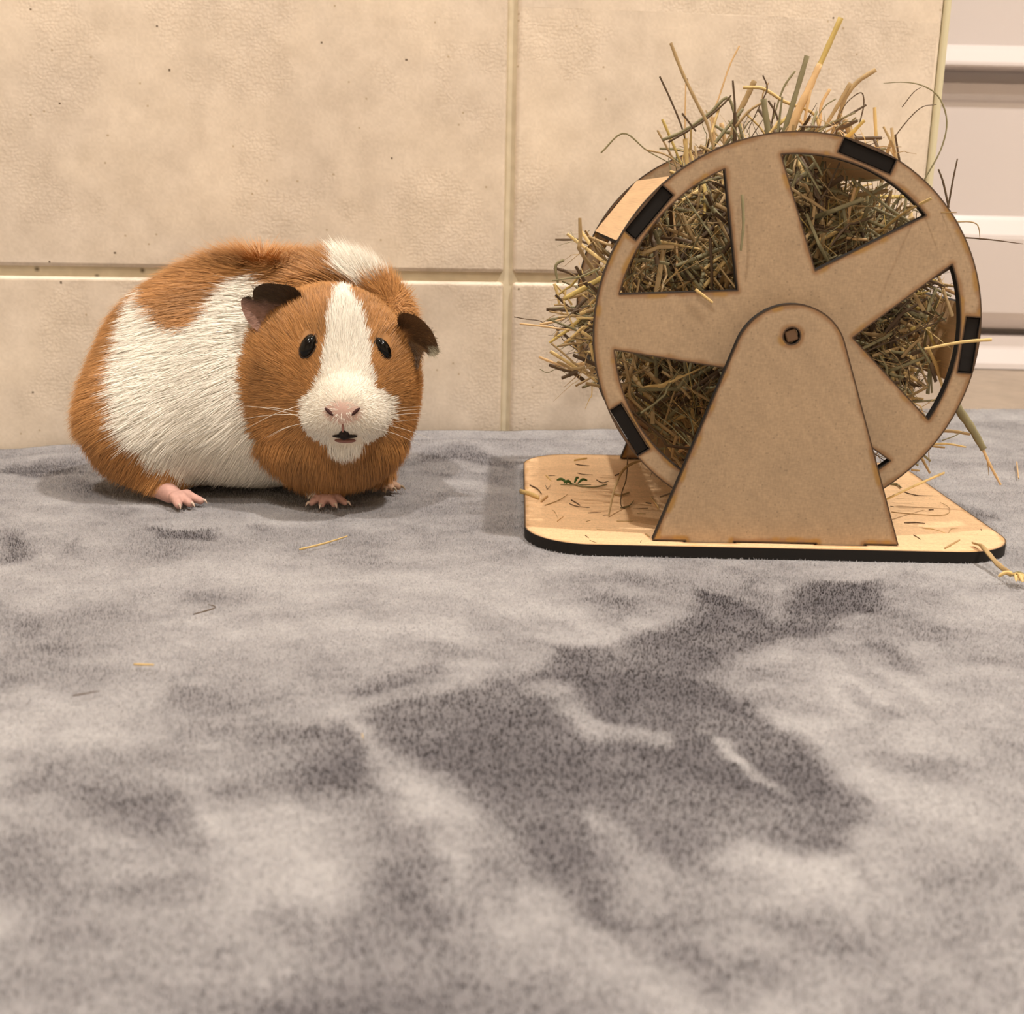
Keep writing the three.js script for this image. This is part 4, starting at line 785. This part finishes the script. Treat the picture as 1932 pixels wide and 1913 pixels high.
  while (n < N - 3000 && guard++ < N * 3) {
    const r = rnd() * total; let lo = 0, hi = areas.length - 1; while (lo < hi) { const m = (lo + hi) >> 1; if (areas[m] < r) lo = m + 1; else hi = m; }
    let u = rnd(), v = rnd(); if (u + v > 1) { u = 1 - u; v = 1 - v; }
    A.fromBufferAttribute(pos, idx[lo * 3]); B.fromBufferAttribute(pos, idx[lo * 3 + 1]); Cv.fromBufferAttribute(pos, idx[lo * 3 + 2]);
    p.copy(A).addScaledVector(B.sub(A), u).addScaledVector(Cv.sub(A), v);
    if (p.y < 0.0030) continue;
    const h = headness(p), dn = p.distanceTo(nose);
    if (h > 0.5 && p.z > -0.486 && Math.hypot((p.x - nose.x) / 1.7, p.y - nose.y + 0.0010) < 0.0040 && rnd() < 0.6) continue;
    if (h > 0.5 && p.z > -0.492 && p.y < 0.0375 && p.y > 0.0325 && Math.abs(p.x + 0.0686) < 0.0062) continue;                 // lips
    grad(sdf, p, nrm);
    if (h > 0.5 && ((p.x + 0.0843) ** 2 / 0.0032 ** 2 + (p.y - 0.0703) ** 2 / 0.0056 ** 2 < 1 || (p.x + 0.0552) ** 2 / 0.0029 ** 2 + (p.y - 0.0690) ** 2 / 0.0053 ** 2 < 1) && p.z > -0.515) continue;   // eyes
    let len, lift;
    if (h > 0.5) {
      dir.copy(p).sub(nose); dir.y -= 0.35 * smoothstep(0.05 - p.y, 0, 0.03) * 0.05; dir.normalize(); if (p.y < 0.032) dir.add(V(0, -0.9, 0));
      len = lerp(0.0022, 0.0085, smoothstep(dn, 0.008, 0.045)); lift = 0.32;
      if (p.y < 0.032) len += 0.003;
    } else {
      dir.copy(back); len = rr(0.010, 0.017); lift = 0.24;
      const kc = Math.exp(-((p.distanceTo(crest) / 0.022) ** 2)), kt = Math.exp(-((p.distanceTo(tuft) / 0.016) ** 2));
      dir.addScaledVector(V().copy(p).sub(crest).normalize(), 1.6 * kc); dir.addScaledVector(V(0.25, 0.8, 0.15), 1.5 * kt); lift += 0.75 * kc + 0.6 * kt;
      if (p.y < 0.03) { dir.y -= 0.5; len *= 0.75; }
      if (p.y < 0.012) len *= 0.6;
    }
    const clump = 0.22 * (noise(p.x * 260, p.y * 260, p.z * 260) - 0.5), cl2 = 0.22 * (noise(p.x * 260 + 50, p.y * 260, p.z * 260) - 0.5);
    dir.x += clump + rr(-0.17, 0.17); dir.y += cl2 + rr(-0.17, 0.17); dir.z += rr(-0.17, 0.17);
    dir.addScaledVector(nrm, -dir.dot(nrm)).normalize();
    X.crossVectors(dir, nrm).normalize(); X.addScaledVector(nrm, rr(-0.4, 0.4)).normalize();
    dir.addScaledVector(nrm, lift * rr(0.6, 1.4)).normalize(); Z.crossVectors(X, dir).normalize();
    if (Z.dot(nrm) < 0) { Z.negate(); X.negate(); }
    const w = coat(p), k = rr(0.82, 1.12), tone = noise(p.x * 90, p.y * 90, p.z * 90);
    if (w) cc.setRGB(0.93 * k, 0.88 * k, 0.785 * k); else { const d = lerp(0.75, 1.2, tone) * k; cc.setRGB(0.50 * d, 0.235 * d, 0.072 * d); if (h > 0.5 && rnd() < 0.10) cc.multiplyScalar(0.55); }
    len *= rr(0.75, 1.15); const wd = h > 0.5 ? rr(0.00013, 0.00022) : rr(0.00015, 0.00027);
    if (p.y + dir.y * len < 0.0006 && p.y < 0.02) continue;
    hair(p.addScaledVector(nrm, -0.0003).sub(PIG), X, dir, Z, wd, len, rr(0.3, 1.1), cc);
  }
  for (const [q, d, c, l] of earHair) { X.crossVectors(d, V(0, 0, 1)).normalize(); Z.crossVectors(X, d).normalize(); hair(q.sub(PIG), X, d, Z, 0.00016, l, 0.6, c); }
  const fg = new THREE.BufferGeometry(); fg.setAttribute('position', new THREE.BufferAttribute(FP.subarray(0, n * VN * 3), 3)); fg.setAttribute('normal', new THREE.BufferAttribute(FN.subarray(0, n * VN * 3), 3)); fg.setAttribute('color', new THREE.BufferAttribute(FC.subarray(0, n * VN * 3), 3)); fg.setIndex(new THREE.BufferAttribute(FI.subarray(0, n * (SEG * 2 - 1) * 3), 1));
  const fur = mesh('fur', fg, std({ color: 0xffffff, vertexColors: true, roughness: 0.55, side: THREE.DoubleSide }), root);
  fur.userData.kind = 'stuff'; fur.userData.label = 'ginger and white fur';
}

renderer.render(scene, camera);
